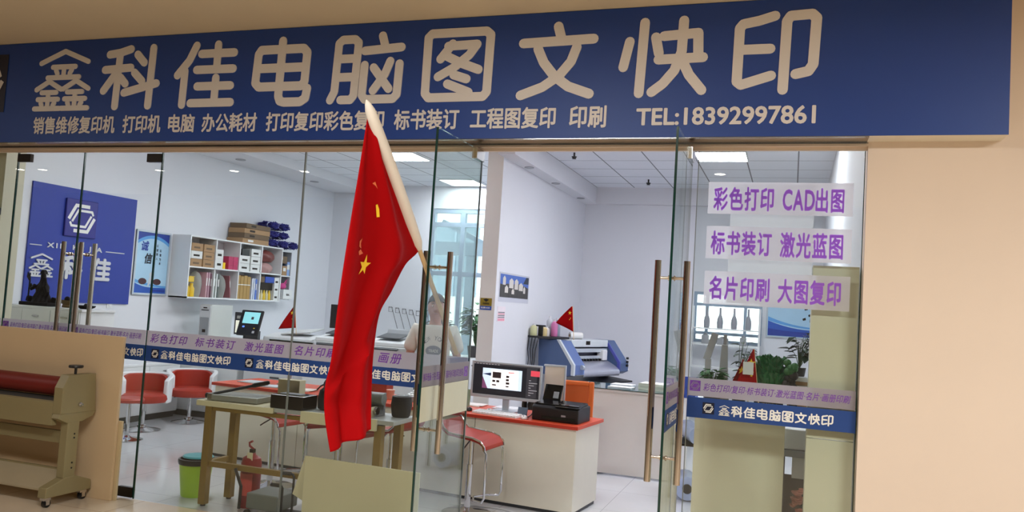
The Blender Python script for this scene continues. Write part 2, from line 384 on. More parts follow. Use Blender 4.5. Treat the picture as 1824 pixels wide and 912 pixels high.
def window_unit(name, x0, x1, z0, z1, xs, zs, t=.06):
    w_ = sempty(name, ((x0+x1)/2, YB+.05, z0))
    ox = (x0+x1)/2; b = MB()
    for x in [x0+t/2, x1-t/2]+xs: b.box(x-ox-t/2, -.04, 0, x-ox+t/2, .04, z1-z0)
    for z in [z0+t/2, z1-t/2]+zs: b.box(x0-ox, -.038, z-z0-t/2, x1-ox, .038, z-z0+t/2)
    b.build('window_frame', WINF, w_)
    B(x0-ox, .0, .0, x1-ox, .008, z1-z0).build('pane', GLASS, w_)
    return w_
wb = window_unit('window_5', -5.88, -3.5, .7, 3.3, [-5.29, -4.7, -4.1], [3.03, 2.2], .075)
window_unit('window_6', -1.42, -.42, 1.36, 2.12, [-1.22, -.66], [1.93, 1.5], .045)

# ------------------------------------------------------------------ shopfront glass
GZ = 2.797; GY0, GY1 = .059, .071
BLUE_Z = (1.10, 1.225); FR_Z = (1.225, 1.345)
def pane(x0, x1, parent, edges=(EDGE_L, EDGE_L), z0=.004, name='glass_pane', leftedge=True, rightedge=True):
    g = B(x0+.003, GY0, z0, x1-.003, GY1, GZ).build(name, GLASS, parent)
    if leftedge: B(x0-.001, GY0-.001, z0, x0+.0035, GY1+.001, GZ).build('glass_edge', edges[0], parent)
    if rightedge: B(x1-.0035, GY0-.001, z0, x1+.001, GY1+.001, GZ).build('glass_edge', edges[1], parent)
    return g
def bar_handle(parent, x, yb, z0, z1, ax='y', s=1, base=(0,0)):
    """one tubular pull bar with its two standoffs reaching to the glass"""
    bx, by = base
    if ax == 'y':
        h = MB().cyl((x, yb, z0), (x, yb, z1), .019, n=20).build('pull_handle', BRONZE, parent, smooth=True)
        for z in (z0+.10, z1-.10):
            MB().cyl((x, yb, z), (x, by, z), .009, n=12).cyl((x, by-.012*s, z), (x, by, z), .016, n=14).build('standoff', BRONZE, h, smooth=True)
    else:
        h = MB().cyl((x, yb, z0), (x, yb, z1), .019, n=20).build('pull_handle', BRONZE, parent, smooth=True)
        for z in (z0+.14, z1-.10):
            MB().cyl((x, yb, z), (bx, yb, z), .009, n=12).cyl((bx+.012*s, yb, z), (bx+.02*s, yb, z), .016, n=14).build('standoff', BRONZE, h, smooth=True)
    return h
def clamp(parent, x0, x1, z0, z1, m=DARKM):
    return B(x0, GY0-.012, z0, x1, GY1+.012, z1).build('hinge_clamp', m, parent, bevel=.003)
SMALL = '彩色打印/复印·标书装订·激光蓝图·名片·画册印刷'
_small = text_geo(SMALL, .010, .25, 1.05)
_mid = {k: text_geo(k, .014, .22, 1.25) for k in ('彩色打印', '标书装订', '激光蓝图', '名片印刷', '画册', '装订')}
YF = GY0-.0012
def frost_band(parent, x0, x1, z=FR_Z):
    return B(x0+.006, YF, z[0]+.001, x1-.006, YF+.001, z[1]).build('frosted_band', FROST, parent)
def blue_band(parent, x0, x1, z=BLUE_Z):
    return B(x0+.004, YF-.0004, z[0], x1-.004, YF+.001, z[1]).build('blue_band', BAND, parent)
def small_line(parent, x0, x1, z0=1.268, h=.05):
    logo(parent, (x0+.035, YF-.0006, 1.29), XX, ZZ, .066, pm=PURP, mm=FROST)
    place2d('lettering', _small, PURP, parent, (x0+.085, YF-.0006, z0), XX, ZZ, x1-x0-.085, h)

# window_1: fixed pane beside the shut pair
s1 = sempty('window_1'); pane(-7.6, -6.485, s1, (EDGE_L, EDGE)); frost_band(s1, -7.6, -6.49); blue_band(s1, -7.6, -6.49)
# door_1 / door_2: the shut pair of glass leaves
d1 = sempty('door_1'); pane(-6.48, -5.737, d1, (EDGE, EDGE), .012)
clamp(d1, -6.48, -6.33, 2.715, 2.785); clamp(d1, -6.48, -6.34, .012, .09)
bar_handle(d1, -5.80, -.005, .79, 2.03, base=(0, GY0)); bar_handle(d1, -5.80, .135, .79, 2.03, s=-1, base=(0, GY1))
f = frost_band(d1, -6.48, -5.737); small_line(f, -6.47, -5.745); blue_band(d1, -6.48, -5.737)
d2 = sempty('door_2'); pane(-5.733, -4.917, d2, (EDGE, EDGE), .012)
clamp(d2, -5.065, -4.917, 2.715, 2.785); clamp(d2, -5.06, -4.917, .012, .09)
bar_handle(d2, -5.61, -.005, .79, 2.03, base=(0, GY0)); bar_handle(d2, -5.61, .135, .79, 2.03, s=-1, base=(0, GY1))
f = frost_band(d2, -5.733, -4.917); small_line(f, -5.70, -4.965); bb = blue_band(d2, -5.733, -4.917)
logo(bb, (-5.62, YF-.0008, 1.163), XX, ZZ, .074)
rounded_line('lettering', NAME9, WTXT, bb, (-5.55, YF-.0008, 1.13), XX, ZZ, .615, .066)
# window_2 / window_3: fixed panes
w2 = sempty('window_2'); pane(-4.913, -3.564, w2, (EDGE, EDGE_L)); f2 = frost_band(w2, -4.915, -3.56)
b2 = blue_band(w2, -4.915, -3.56)
logo(b2, (-4.815, YF-.0008, 1.163), XX, ZZ, .074); rounded_line('lettering', NAME9, WTXT, b2, (-4.755, YF-.0008, 1.13), XX, ZZ, .665, .066)
for k, x0, x1 in (('彩色打印', -4.875, -4.51), ('标书装订', -4.435, -4.055), ('激光蓝图', -3.975, -3.62)):
    place2d('lettering', _mid[k], PURP, f2, (x0, YF-.0008, 1.252), XX, ZZ, x1-x0, .07)
w3 = sempty('window_3'); pane(-3.56, -2.118, w3, (EDGE_L, EDGE)); f3 = frost_band(w3, -3.56, -2.12)
b3 = blue_band(w3, -3.56, -2.12)
logo(b2, (-3.92, YF-.0008, 1.163), XX, ZZ, .074)
b2b = rounded_line('lettering', NAME9, WTXT, b3, (-3.855, YF-.0008, 1.13), XX, ZZ, .70, .066)
logo(b3, (-3.08, YF-.0008, 1.168), XX, ZZ, .074); rounded_line('lettering', NAME9, WTXT, b3, (-3.02, YF-.0008, 1.137), XX, ZZ, .70, .066)
for k, x0, x1 in (('名片印刷', -3.525, -3.165), ('装订', -3.06, -2.90), ('画册', -2.82, -2.635)):
    place2d('lettering', _mid[k], PURP, f3, (x0, YF-.0008, 1.256), XX, ZZ, x1-x0, .07)

# door_3 / door_4: the open leaves, standing square to the front
def open_leaf(name, X, free_y, handle_y, zb, backside):
    d = sempty(name, (X, GY0+.006, 0)); L = free_y-.065    # local: x across glass, y along leaf (negative = out)
    B(-.006, L+.004, zb, .006, 0, GZ).build('glass_pane', LEAFGLASS, d)
    B(-.0068, L-.002, zb, .0068, L+.006, GZ).build('glass_edge', EDGE, d)
    B(-.0066, -.004, zb, .0066, 0, GZ).build('glass_edge', EDGE_L, d)
    B(-.019, -.15, GZ-.075, .019, .0, GZ+.005).build('hinge_clamp', STEEL, d, bevel=.003)
    B(-.019, -.15, .012, .019, .0, .085).build('hinge_clamp', STEEL, d, bevel=.003)
    for s in (-1, 1):
        bar_handle(d, s*.082, handle_y-.065, .785, 2.035, 'x', s, (0, 0))
    bx = .0072
    f = B(-bx if not backside else -.0068, L+.006, FR_Z[0]-.03, bx, -.012, FR_Z[1]-.025).build('frosted_band', FROST, d)
    if backside:      # the outer face turns away: the films show their backs, the writing reads mirrored
        b = B(-.0078, L+.006, BLUE_Z[0]-.04, -.0064, -.012, BLUE_Z[1]-.032); b.box(.0062, L+.006, BLUE_Z[0]-.12, .0074, -.012, BLUE_Z[1]-.032, 1)
        b.build('blue_band', [BAND, BANDBACK], d)
        q = MB(); h = .033; c = Vector((.0082, -.07, 1.255))
        q.add([c+Vector((0, a, z)) for a, z in ((-h,-h),(h,-h),(h,h),(-h,h))], [(0,1,2,3)]); p = q.build('logo_plate', PURP, f, fixn=False)
        m = MB(); logo_geo(m, c+Vector((.0006, 0, 0)), (0,-1,0), ZZ, .045, 0); m.build('logo_mark', FROST, p, fixn=False)
        place2d('lettering', _small, PURP, f, (.0082, -.12, 1.228), (0,-1,0), ZZ, abs(L)-.14, .05, 0)
    else:
        b = B(.0062, L+.006, BLUE_Z[0]-.03, .0074, -.012, BLUE_Z[1]-.03).build('blue_band', BAND, d)
        logo(b, (.0078, L+.1, 1.135), (0,1,0), ZZ, .074)
        rounded_line('lettering', NAME9, WTXT, b, (.0078, L+.16, 1.10), (0,1,0), ZZ, .53, .066)
        logo(f, (.0076, L+.06, 1.26), (0,1,0), ZZ, .066, pm=PURP, mm=FROST)
        place2d('lettering', _small, PURP, f, (.0076, L+.11, 1.235), (0,1,0), ZZ, .58, .05)
    return d
open_leaf('door_3', -2.118, -.72, -.58, .012, True)
open_leaf('door_4', -.655, -.66, -.60, .012, False)

# window_4: fixed pane at the right with all its films
w4 = sempty('window_4'); pane(-.612, .385, w4, (EDGE_L, EDGE))
f4 = frost_band(w4, -.615, .385, (1.225, 1.34)); small_line(f4, -.60, .352, 1.262, .048)
b4 = blue_band(w4, -.615, .387, (1.09, 1.218)); logo(b4, (-.477, YF-.0008, 1.155), XX, ZZ, .072)
rounded_line('lettering', NAME9, WTXT, b4, (-.413, YF-.0008, 1.118), XX, ZZ, .672, .066)
BIG = [('彩色打印', -.503, -.139, 2.417, 2.562), ('CAD', -.082, .103, 2.425, 2.55), ('出图', .112, .272, 2.416, 2.560),
       ('标书装订', -.508, -.141, 2.133, 2.279), ('激光蓝图', -.086, .275, 2.130, 2.281), ('名片印刷', -.505, -.142, 1.848, 1.990), ('大图复印', -.088, .272, 1.846, 1.990)]
for i, (z0, z1) in enumerate(((2.392, 2.597), (2.104, 2.313), (1.813, 2.024))):
    fl = B(-.540, YF, z0, .325 if i < 2 else .325, YF+.001, z1).build('white_film', STRIP, w4)
    for k, x0, x1, c0, c1 in BIG[(0, 3, 5)[i]:(3, 5, 7)[i]]:
        place2d('lettering', text_geo(k, .030, 0, 1.12), PURPL if i < 3 else PURP, fl, (x0, YF-.0008, c0), XX, ZZ, x1-x0, c1-c0)

# ------------------------------------------------------------------ the shop sign
sg = thing('shop_sign', 'long blue shop sign with grey Chinese lettering above the glass front', 'sign', (-2.9, 0, 2.84))
def wl(*a): return [a[0]+2.9, a[1], a[2]-2.84]
B(-4.6, -.172, 0, 3.995, -.001, .845).build('sign_box', SIGNE, sg)
B(-4.6, -.18, .0, 3.997, -.1722, .847).build('face_panel', SIGNB, sg)
B(-4.6, -.17, -.004, 3.285, -.004, -.0005).build('soffit_panel', STEEL, sg, label='polished steel underside')
CX = [(-6.085,-5.483),(-5.383,-4.79),(-4.655,-4.074),(-3.945,-3.402),(-3.272,-2.655),(-2.517,-1.983),(-1.815,-1.262),(-1.13,-.555),(-.414,.096)]
for ch, (x0, x1) in zip(NAME9, CX):
    stroke_mesh(ch, (x0+2.9, -.18, 3.097-2.84), XX, ZZ, x1-x0, .522, .006).build('character', SIGNT, sg)
SUB = [('销售维修复印机', -6.058, -5.20), ('打印机', -5.115, -4.744), ('电脑', -4.665, -4.422), ('办公耗材', -4.346, -3.853), ('打印复印彩色复印', -3.765, -2.787),
       ('标书装订', -2.702, -2.213), ('工程图复印', -2.123, -1.525), ('印刷', -1.426, -1.186), ('TEL:18392997861', -.985, .083)]
for k, x0, x1 in SUB:
    t = k.startswith('TEL')
    place2d('lettering', text_geo(k, .026, 0, 1.0), SIGNT, sg, (x0+2.9, -.1805, (2.918 if t else 2.908)-2.84), XX, ZZ, x1-x0, .105 if t else .138, .003)
pl = logo(sg, (-6.66+2.9, -.1815, 3.348-2.84), XX, ZZ, .5, mm=SIGNT, th=.003)

# ------------------------------------------------------------------ lamps
LED = mat('led_diffuser', (250, 250, 252), .5, emit=(246, 248, 255), es=PANEL_E)
def led_panel(loc, label, sx=.62, sy=.62):
    t = thing('ceiling_panel_light', label, 'ceiling light', loc, 0, 'square panels in the shop ceiling')
    b = MB(); hx, hy = sx/2, sy/2
    for a in ((-hx,-hy,hx,-hy+.02),(-hx,hy-.02,hx,hy),(-hx,-hy+.02,-hx+.02,hy-.02),(hx-.02,-hy+.02,hx,hy-.02)): b.box(a[0],a[1],-.014,a[2],a[3],-.001)
    b.build('panel_frame', LGREY, t)
    B(-hx+.02, -hy+.02, -.010, hx-.02, hy-.02, -.003).build('diffuser', LED, t)
    return t
led_panel((-5.15, 4.77, CZ), 'bright square ceiling panel over the left room, nearer the glass front')
led_panel((-5.15, 7.0, CZ), 'bright square ceiling panel beside the back windows of the left room')
led_panel((-.88, 4.77, CZ), 'bright square ceiling panel over the right room, above the stickered pane')
for x, y, wh in ((-4.6, 3.3, 'over the worktop of the left room'), (-5.8, 1.9, 'over the tub chairs'), (-.88, 3.2, 'over the counter of the right room'), (-.15, 3.3, 'by the right wall of the right room')):  # unseen panels, added to brighten the rooms
    led_panel((x, y, CZ), 'unseen square panel added for light behind the lintel, '+wh)
led_panel((-1.5, .75, CZ), 'unseen slim panel added for light behind the lintel, just inside the doorway', .62, .34)  # unseen panel, added to light the desk and counter fronts
DLE = mat('downlight_diffuser', (255, 236, 210), .5, emit=(255, 240, 220), es=60)
def downlight(loc, label, lit, grp, r=.09):
    t = thing('downlight', label, 'ceiling light', loc, 0, grp)
    MB().lathe([(r, 0), (r, -.008), (r*.8, -.010), (r*.8, -.004)], n=20).build('trim_ring', LGREY if lit else GREYP, t)
    MB().lathe([(r*.78, -.003), (r*.78, -.0075)], n=20).build('diffuser', DLE if lit else GREYP, t)
for i, x in enumerate((-13.66, -13.1, -10.44, -8.9, -7.54, -1.0, 1.6)):
    downlight((x, -5.95, 3.69), 'round lit downlight in the corridor ceiling mirrored in the glass front', True, 'corridor downlights')
for y, lab in ((4.15, 'first'), (5.35, 'second'), (6.75, 'third')):
    downlight((-3.1, y, 3.42), 'unlit round downlight in the partition soffit, %s from the front' % lab, False, 'soffit downlights', .06)
for y, lab in ((4.3, 'nearer'), (6.2, 'farther')):
    downlight((-7.42, y, 3.54), 'unlit round downlight in the left soffit, the %s of two' % lab, False, 'soffit downlights', .07)
for x, y, lab in ((-2.05, 6.55, 'near the back wall of the right room'), (-2.65, 4.55, 'beside the partition soffit')):
    t = thing('sprinkler', 'small black ceiling sprinkler '+lab, 'sprinkler', (x, y, CZ))
    MB().cyl((0,0,0), (0,0,-.05), .012).build('stem', BLACK, t); MB().lathe([(.035,-.05),(.02,-.075),(.03,-.08)], n=14).build('deflector', BLACK, t)

# ================================================================== THINGS OUTSIDE THE GLASS
KB = mat('pale_fibreboard', (214, 188, 150), .7, noise=.04, nscale=3)
o = MB(); o.box(-1.1, -.012, 0, 1.1, .012, 1.285)
tag(o.build('fibreboard_sheet', KB, loc=(-6.115, -.062, 0), bevel=.002), 'tall pale board leaning on the shopfront behind the laminating machine', 'board')
o = MB(); o.box(-1.1, -.009, 0, 1.1, .009, .62)
tag(o.build('fibreboard_sheet', mat('pale_fibreboard_b', (206, 186, 146), .7), loc=(-6.085, -.037, 0), bevel=.002), 'lower pale board edge standing behind the tall leaning board', 'board')

IVORY = mat('ivory_enamel', (140, 128, 92), .4, noise=.03)
def laminator():
    t = thing('cold_laminating_machine', 'beige cold laminator with red roller on wheeled stand before the leaning boards', 'laminator', (-5.24, -.29, 0))
    W = 2.0
    def end(x0, x1, nm):
        e = MB().prism([(-.15,.692),(-.15,.89),(-.10,.985),(.155,.985),(.18,.69)], x0, x1, 'x').build(nm, IVORY, t, bevel=.004)
        return e
    e = end(-.045, .04, 'end_housing'); MB().cyl((.04,.02,.755), (.052,.02,.755), .016, n=16).cyl((.052,.02,.755), (.07,.02,.755), .009, n=8).build('axle_bolt', CHROME, e)
    end(-W, -W+.085, 'end_housing')
    MB().cyl((-W+.07, .02, .875), (-.045, .02, .875), .075, n=28).build('roller', mat('red_rubber', (112, 22, 14), .5), t, smooth=True)
    MB().cyl((-W+.07, .02, .735), (-.045, .02, .735), .06, n=24).build('lower_roller', mat('grey_rubber', (60, 56, 52), .6), t, smooth=True)
    MB().prism([(-.15,.60),(-.15,.775),(-.125,.785),(-.10,.775),(-.10,.60)], -W+.08, -.045, 'x').build('front_plate', IVORY, t, bevel=.003)
    B(-W+.08, -.03, .45, -.04, .0, .545).build('crossbar', IVORY, t, bevel=.003)
    B(-W+.08, .02, .15, -.04, .05, .245).build('crossbar', IVORY, t, bevel=.003)
    MB().prism([(-.16,.11),(-.16,.125),(.02,.235),(.02,.22)], -W+.09, -.05, 'x').build('paper_tray', mat('tray_white', (168, 154, 126), .5), t)
    for x in (-W+.04, 0):
        l = MB().box(x-.035, -.07, .2, x+.035, .04, .64).build('post', IVORY, t, bevel=.004)
        for z in (.27, .31, .50, .53): MB().cyl((x+.034,-.0,z), (x+.0375,-.0,z), .007, n=10).build('screw', BLACK, l)
        MB().prism([(-.165,.66),(-.15,.692),(.19,.692),(.165,.655),(.06,.62),(-.08,.62)], x-.036, x+.036, 'x').build('bracket', IVORY, t, bevel=.003)
        MB().prism([(-.22,.075),(-.215,.15),(-.05,.205),(.05,.205),(.2,.15),(.205,.075)], x-.04, x+.04, 'x').build('foot', IVORY, t, bevel=.006)
        for y in (-.18, .15):
            c = MB().box(x-.022, y-.03, .055, x+.022, y+.03, .076).box(x-.024, y-.012, .02, x-.018, y+.02, .06).box(x+.018, y-.012, .02, x+.024, y+.02, .06).build('caster', CHROME, t)
            MB().cyl((x-.015, y+.008, .03), (x+.015, y+.008, .03), .03, n=18).build('wheel', BLACK, c, smooth=True)
    k = MB().cyl((-.01, .0, .985), (-.01, .0, 1.03), .010, n=10).lathe([(.012,1.03),(.05,1.034),(.054,1.044),(.05,1.054),(.02,1.056)], (-.01,0,0), 20).build('tension_knob', BLACK, t, smooth=True)
laminator()

# ---- flag on its pole, slipped through the pull handle of the open leaf
def flag():
    A = Vector((-2.147, -1.55, 2.731)); Bp = Vector((-2.150, -.1, 1.376))
    t = thing('national_flag', 'red flag with yellow stars hanging from a slanted wooden pole at the open door', 'flag', tuple(Bp))
    a = A-Bp
    MB().tube([Vector((0,0,0)), a*.45, a*1.0], [.0165, .0145, .012], 12).build('pole', WOOD, t, smooth=True)
    Lp = [(-2.170,-1.5,2.700),(-2.197,-1.5,2.397),(-2.231,-1.5,2.067),(-2.255,-1.5,1.799),(-2.267,-1.5,1.62),(-2.28,-1.5,1.384),(-2.305,-1.5,1.235),(-2.295,-1.5,1.089),(-2.246,-1.5,.905)]
    Rp = [(-2.147,-1.501,2.705),(-2.146,-1.248,2.449),(-2.145,-.959,2.179),(-2.144,-.808,2.038),(-2.201,-.867,1.927),(-2.248,-.933,1.76),(-2.28,-1.0,1.625),(-2.264,-1.067,1.416),(-2.226,-1.133,1.215),(-2.176,-1.2,.993)]
    def samp(T, s):
        s = max(0, min(.99999, s))*(len(T)-1); i = int(s); f = s-i
        p = [Vector(T[max(0, min(len(T)-1, k))]) for k in (i-1, i, i+1, i+2)]
        return .5*((2*p[1]) + (p[2]-p[0])*f + (2*p[0]-5*p[1]+4*p[2]-p[3])*f*f + (3*p[1]-p[0]-3*p[2]+p[3])*f**3)
    def surf(u, v, off=0):
        l, r = samp(Lp, v), samp(Rp, v); p = l.lerp(r, u)
        e = math.sin(PI*min(1, u*1.0))**.7 if 0 < u < 1 else 0
        wv = .036*math.sin(2*PI*(u*1.7 + .25 - .12*v)) + .010*math.sin(2*PI*(u*3.6 + .3*v))*(1-.5*v) + .03*u
        crease = 0
        d1 = v - (.80 - .10*u)          # the cloth doubles over near its foot
        crease += .035*math.exp(-(max(0, d1)*16)**1.0) if d1 > 0 else .035*math.exp(-(d1*42)**2)
        d2 = v - (.82+.14*u); crease -= .012*math.exp(-(d2*40)**2)
        k = e*min(1, v*3+.12)
        return p + Vector((.97, -.24, 0))*(k*(wv+crease) + off) - Bp
    c = MB().grid(lambda u, v: tuple(surf(u, v)), 44, 80).build('cloth', RED, t, smooth=True)
    for f in c.data.polygons: f.use_smooth = True
    sm = c.modifiers.new('thickness', 'SOLIDIFY'); sm.thickness = .002
    def star(u0, v0, r, rot, pts=None, squeeze=1):
        q = [(0, 0)]
        for k in range(10):
            a = rot + PI/2 + k*PI/5; rr = r if k % 2 == 0 else r*.39; q.append((rr*math.cos(a), rr*math.sin(a)))
        vs = [tuple(surf(u0 + x/(.78*squeeze), v0 - y/1.75, .004)) for x, y in q]
        MB().add(vs, [(0, k, k % 10+1) for k in range(1, 11)]).build('star', YEL, c, fixn=False)
    star(.28, .352, .062, -.2)
    def shape(pts, m=YEL):
        MB().add([tuple(surf(u, v, .004)) for u, v in pts], [tuple(range(len(pts)))]).build('star', m, c, fixn=False)
    shape([(.405,.192),(.43,.190),(.447,.200),(.447,.217),(.41,.218)])
    shape([(.15,.277),(.21,.270),(.185,.283),(.20,.297),(.15,.290)], mat('star_fold', (226, 110, 60), .7))
    shape([(.15,.303),(.19,.299),(.24,.312),(.17,.314)], mat('star_fold', (226, 110, 60), .7))
    shape([(.36,.150),(.42,.146),(.45,.160),(.42,.154)], mat('star_fold', (226, 110, 60), .7))
    # white sleeve that holds the pole
    pts = [a*(1-s) for s in (-.012, .0, .02, .06, .15, .28, .40, .49, .517)]
    rs = [.003, .016, .027, .032, .036, .038, .038, .033, .018]
    MB().tube(pts, rs, 14).build('hem_sleeve', HEM, t, smooth=True)
flag()

# ================================================================== JUST INSIDE THE GLASS
CARD = mat('cream_card', (214, 204, 168), .55, noise=.03)
t = thing('cardboard_sheet', 'big cream card sheet with a folded flap standing low behind the glass', 'cardboard', (-2.94, .115, 0))
MB().prism([(-.455,.0),(-.455,.512),(.485,.498),(.485,.0)], -.006, .006, 'y').build('panel', CARD, t)
MB().add([(-.457,-.006,.51),(-.40,.02,.505),(-.50,.07,.16),(-.555,.012,.215),(-.457,.006,.51),(-.40,.032,.505),(-.50,.082,.16),(-.555,.024,.215)], [(0,1,2,3),(7,6,5,4),(0,4,5,1),(1,5,6,2),(2,6,7,3),(3,7,4,0)]).build('flap', CARD, t)
t = thing('folding_hand_cart', 'grey folding hand cart with two black crank handles by the card sheet', 'cart', (-3.75, .30, 0))
MB().box(-.16, -.16, .05, .12, .12, .17).build('platform', mat('cart_grey', (108, 112, 106), .5), t, bevel=.01)
for x, y, z in ((.245, -.15, .355), (.165, -.17, .262)):
    h = MB().tube([(x, y, .03), (x, y, z-.02), (x-.01, y, z-.005), (x-.03, y, z)], .009, 10).build('handle', BLACK, t, smooth=True)
    MB().tube([(x-.025, y, z), (x-.03, y, z), (x-.10, y, z-.003), (x-.105, y, z-.003)], [.010, .014, .014, .010], 10).build('grip', BLACK, h, smooth=True)
MB().box(.08, -.2, .02, .27, .0, .05).build('base_bar', BLACK, t, bevel=.004)
MB().tube([(-.30, -.13, .33), (-.235, -.13, .20), (-.24, -.13, .03)], .012, 8).build('strut', BLACK, t)
for x in (-.13, .2): MB().cyl((x, -.19, .025), (x, -.165, .025), .025, n=14).build('wheel', BLACK, t, smooth=True)

def gold_table():
    t = thing('work_table', 'narrow cream topped work table on gold painted legs behind the glass', 'table', (-3.59, .36, 0))
    B(-.87, -.20, .782, -.155, .21, .824).build('tabletop', CARD, t, bevel=.003)
    B(-.155, -.185, .792, .87, .21, .824).build('tabletop', mat('grey_laminate', (170, 172, 168), .4), t, bevel=.003)
    B(.10, -.215, .745, .74, -.187, .83).build('edge_strip', CARD, t, bevel=.002)
    for x, y in ((-.755, -.165), (-.735, .125), (.74, -.145), (.745, .165)):
        l = B(x-.03, y-.03, .015, x+.03, y+.03, .782).build('leg', GOLD, t, bevel=.003)
        MB().cyl((x, y, 0), (x, y, .016), .02, n=12).build('foot', BLACK, l)
    B(-.73, -.185, .752, .72, -.145, .781).build('rail', GOLD, t); B(-.73, .12, .752, .72, .16, .781).build('rail', GOLD, t)
    B(-.725, -.175, .31, .71, -.135, .352).build('stretcher', GOLD, t, bevel=.002)
    for x in (-.75, .745): B(x-.02, -.14, .31, x+.02, .14, .352).build('stretcher', GOLD, t, bevel=.002)
    for x in (-.66, -.62): MB().tube([(x, -.175, .782), (x, -.175, .762), (x+.01, -.175, .752), (x+.02, -.175, .762)], .004, 6).build('hook', GOLD, t)
gold_table()
TZ = .8245
def paper_cutter():
    t = thing('paper_cutter', 'grey guillotine paper cutter with black arm raised on the work table', 'paper cutter', (-4.16, .36, TZ), R(6))
    B(-.24, -.15, .004, .20, .13, .048).build('bed', mat('cutter_grey', (150, 150, 142), .4, .3), t, bevel=.004)
    B(-.235, -.152, .012, -.20, .12, .056).build('edge_rail', STEEL, t)
    MB().cyl((-.265, -.12, .035), (-.235, -.12, .035), .022, n=14).build('pivot', BLACK, t)
    MB().tube([(-.25, -.12, .04), (-.12, -.05, .075), (.06, .04, .125)], [.010, .012, .012], 8).build('blade_arm', BLACK, t)
    MB().tube([(.04, .03, .119), (.06, .04, .126), (.15, .085, .15), (.165, .09, .154)], [.012, .019, .019, .012], 10).build('grip', BLACK, t, smooth=True)
    for x in (-.2, .16):
        for y in (-.12, .1): MB().cyl((x, y, 0), (x, y, .005), .012, n=8).build('foot', BLACK, t)
paper_cutter()
t = thing('document_stand', 'plain cream upright box beside the paper cutter on the work table', 'box', (-3.80, .47, TZ))
B(-.10, -.04, .0, .10, .05, .195).build('body', CARD, t, bevel=.003); B(-.105, -.06, 0, .105, .055, .025).build('base', CARD, t, bevel=.002)
t = thing('label_printer', 'black boxy printer next to the cream box on the work table', 'printer', (-3.66, .29, TZ))
B(-.13, -.11, 0, .16, .10, .105).build('body', BLACKG, t, bevel=.006); B(-.10, -.03, .1045, .08, .05, .110).build('paper_slot', GREYP, t)
t = thing('equipment_bag', 'soft black bag slumped behind the flag on the work table', 'bag', (-3.40, .40, TZ))
MB().lathe([(.07,0),(.095,.015),(.1,.09),(.085,.15),(.05,.18)], n=18, sx=.9).build('body', mat('black_cloth', (26, 26, 30), .8), t, smooth=True)
MB().tube([(-.04,0,.17),(-.03,0,.215),(.03,0,.215),(.04,0,.17)], .007, 8).build('handle', BLACK, t, smooth=True)
def roller_machine():
    t = thing('roll_laminator', 'small grey desktop machine with twin steel rollers beside the black container', 'laminator', (-3.06, .36, TZ))
    MB().prism([(-.12,0),(-.12,.05),(-.09,.075),(-.03,.075),(0,.03),(0,0)], .10, .115, 'x').build('side_plate', CARD, t)
    MB().prism([(-.12,0),(-.12,.05),(-.09,.075),(.1,.12),(.1,0)], -.2, -.19, 'x').build('side_plate', CARD, t)
    MB().cyl((-.19,-.06,.045), (.14,-.06,.045), .03, n=18).build('roller', STEEL, t, smooth=True)
    MB().cyl((-.19,.03,.125), (.14,.03,.125), .045, n=18).build('roller', mat('grey_roll', (140, 146, 142), .4), t, smooth=True)
    B(-.19, -.06, .0, .13, .08, .012).build('base', GREYP, t); B(-.19, .05, .012, .13, .08, .17).build('rear_cover', GREYP, t)
roller_machine()
t = thing('waste_container', 'black tapered container at the right end of the work table', 'container', (-2.80, .45, TZ))
MB().lathe([(.062,0),(.07,.012),(.082,.09),(.074,.155),(.058,.16)], n=4*6).build('body', mat('black_rubber', (30, 30, 30), .6), t, smooth=True)
MB().lathe([(.056,.158),(.056,.163),(.02,.166)], n=18).build('lid', BLACK, t, smooth=True); B(-.02, -.01, .1655, .02, .01, .169).build('label_patch', WBOX, t)

t = thing('fire_extinguisher', 'red fire extinguisher standing under the gold legged table', 'fire extinguisher', (-4.04, .36, 0))
MB().lathe([(.075,0),(.08,.01),(.08,.34),(.07,.385),(.03,.41),(.024,.425)], n=24).build('cylinder', mat('extinguisher_red', (136, 18, 20), .35), t, smooth=True)
MB().box(-.018,-.018,.42,.018,.018,.455).build('valve', DARKM, t, bevel=.003)
MB().tube([(.015,0,.45),(-.03,0,.475),(-.035,0,.50),(-.005,0,.515)], .009, 8).build('lever', mat('extinguisher_red', (168,26,26), .35), t, smooth=True)
MB().box(-.005,-.06,.375,.045,-.056,.435).build('tag', CARD, t)
MB().grid(lambda u, v: (.081*math.sin(-.9+1.7*u), -.081*math.cos(-.9+1.7*u), .10+.17*v), 10, 2).build('instruction_label', mat('extinguisher_label', (196, 70, 62), .5), t, fixn=False)
t = thing('waste_bin', 'lime green waste bin with black liner beside the gold table leg', 'bin', (-4.62, .42, 0))
MB().lathe([(.10,0),(.105,.01),(.135,.29),(.138,.30),(.13,.30),(.1,.02),(.02,.015)], n=28).build('body', mat('lime_plastic', (168, 208, 44), .4), t, smooth=True)
MB().lathe([(.140,.262),(.146,.285),(.142,.305),(.128,.306),(.115,.25),(.05,.24)], n=28).build('liner', mat('black_film', (20,22,24), .3), t, smooth=True)
MB().lathe([(.12,.0),(.125,.006),(.115,.016),(.02,.02)], (-.01,.03,.307), 24).build('lid', mat('teal_plastic', (70, 160, 168), .35), t, smooth=True)

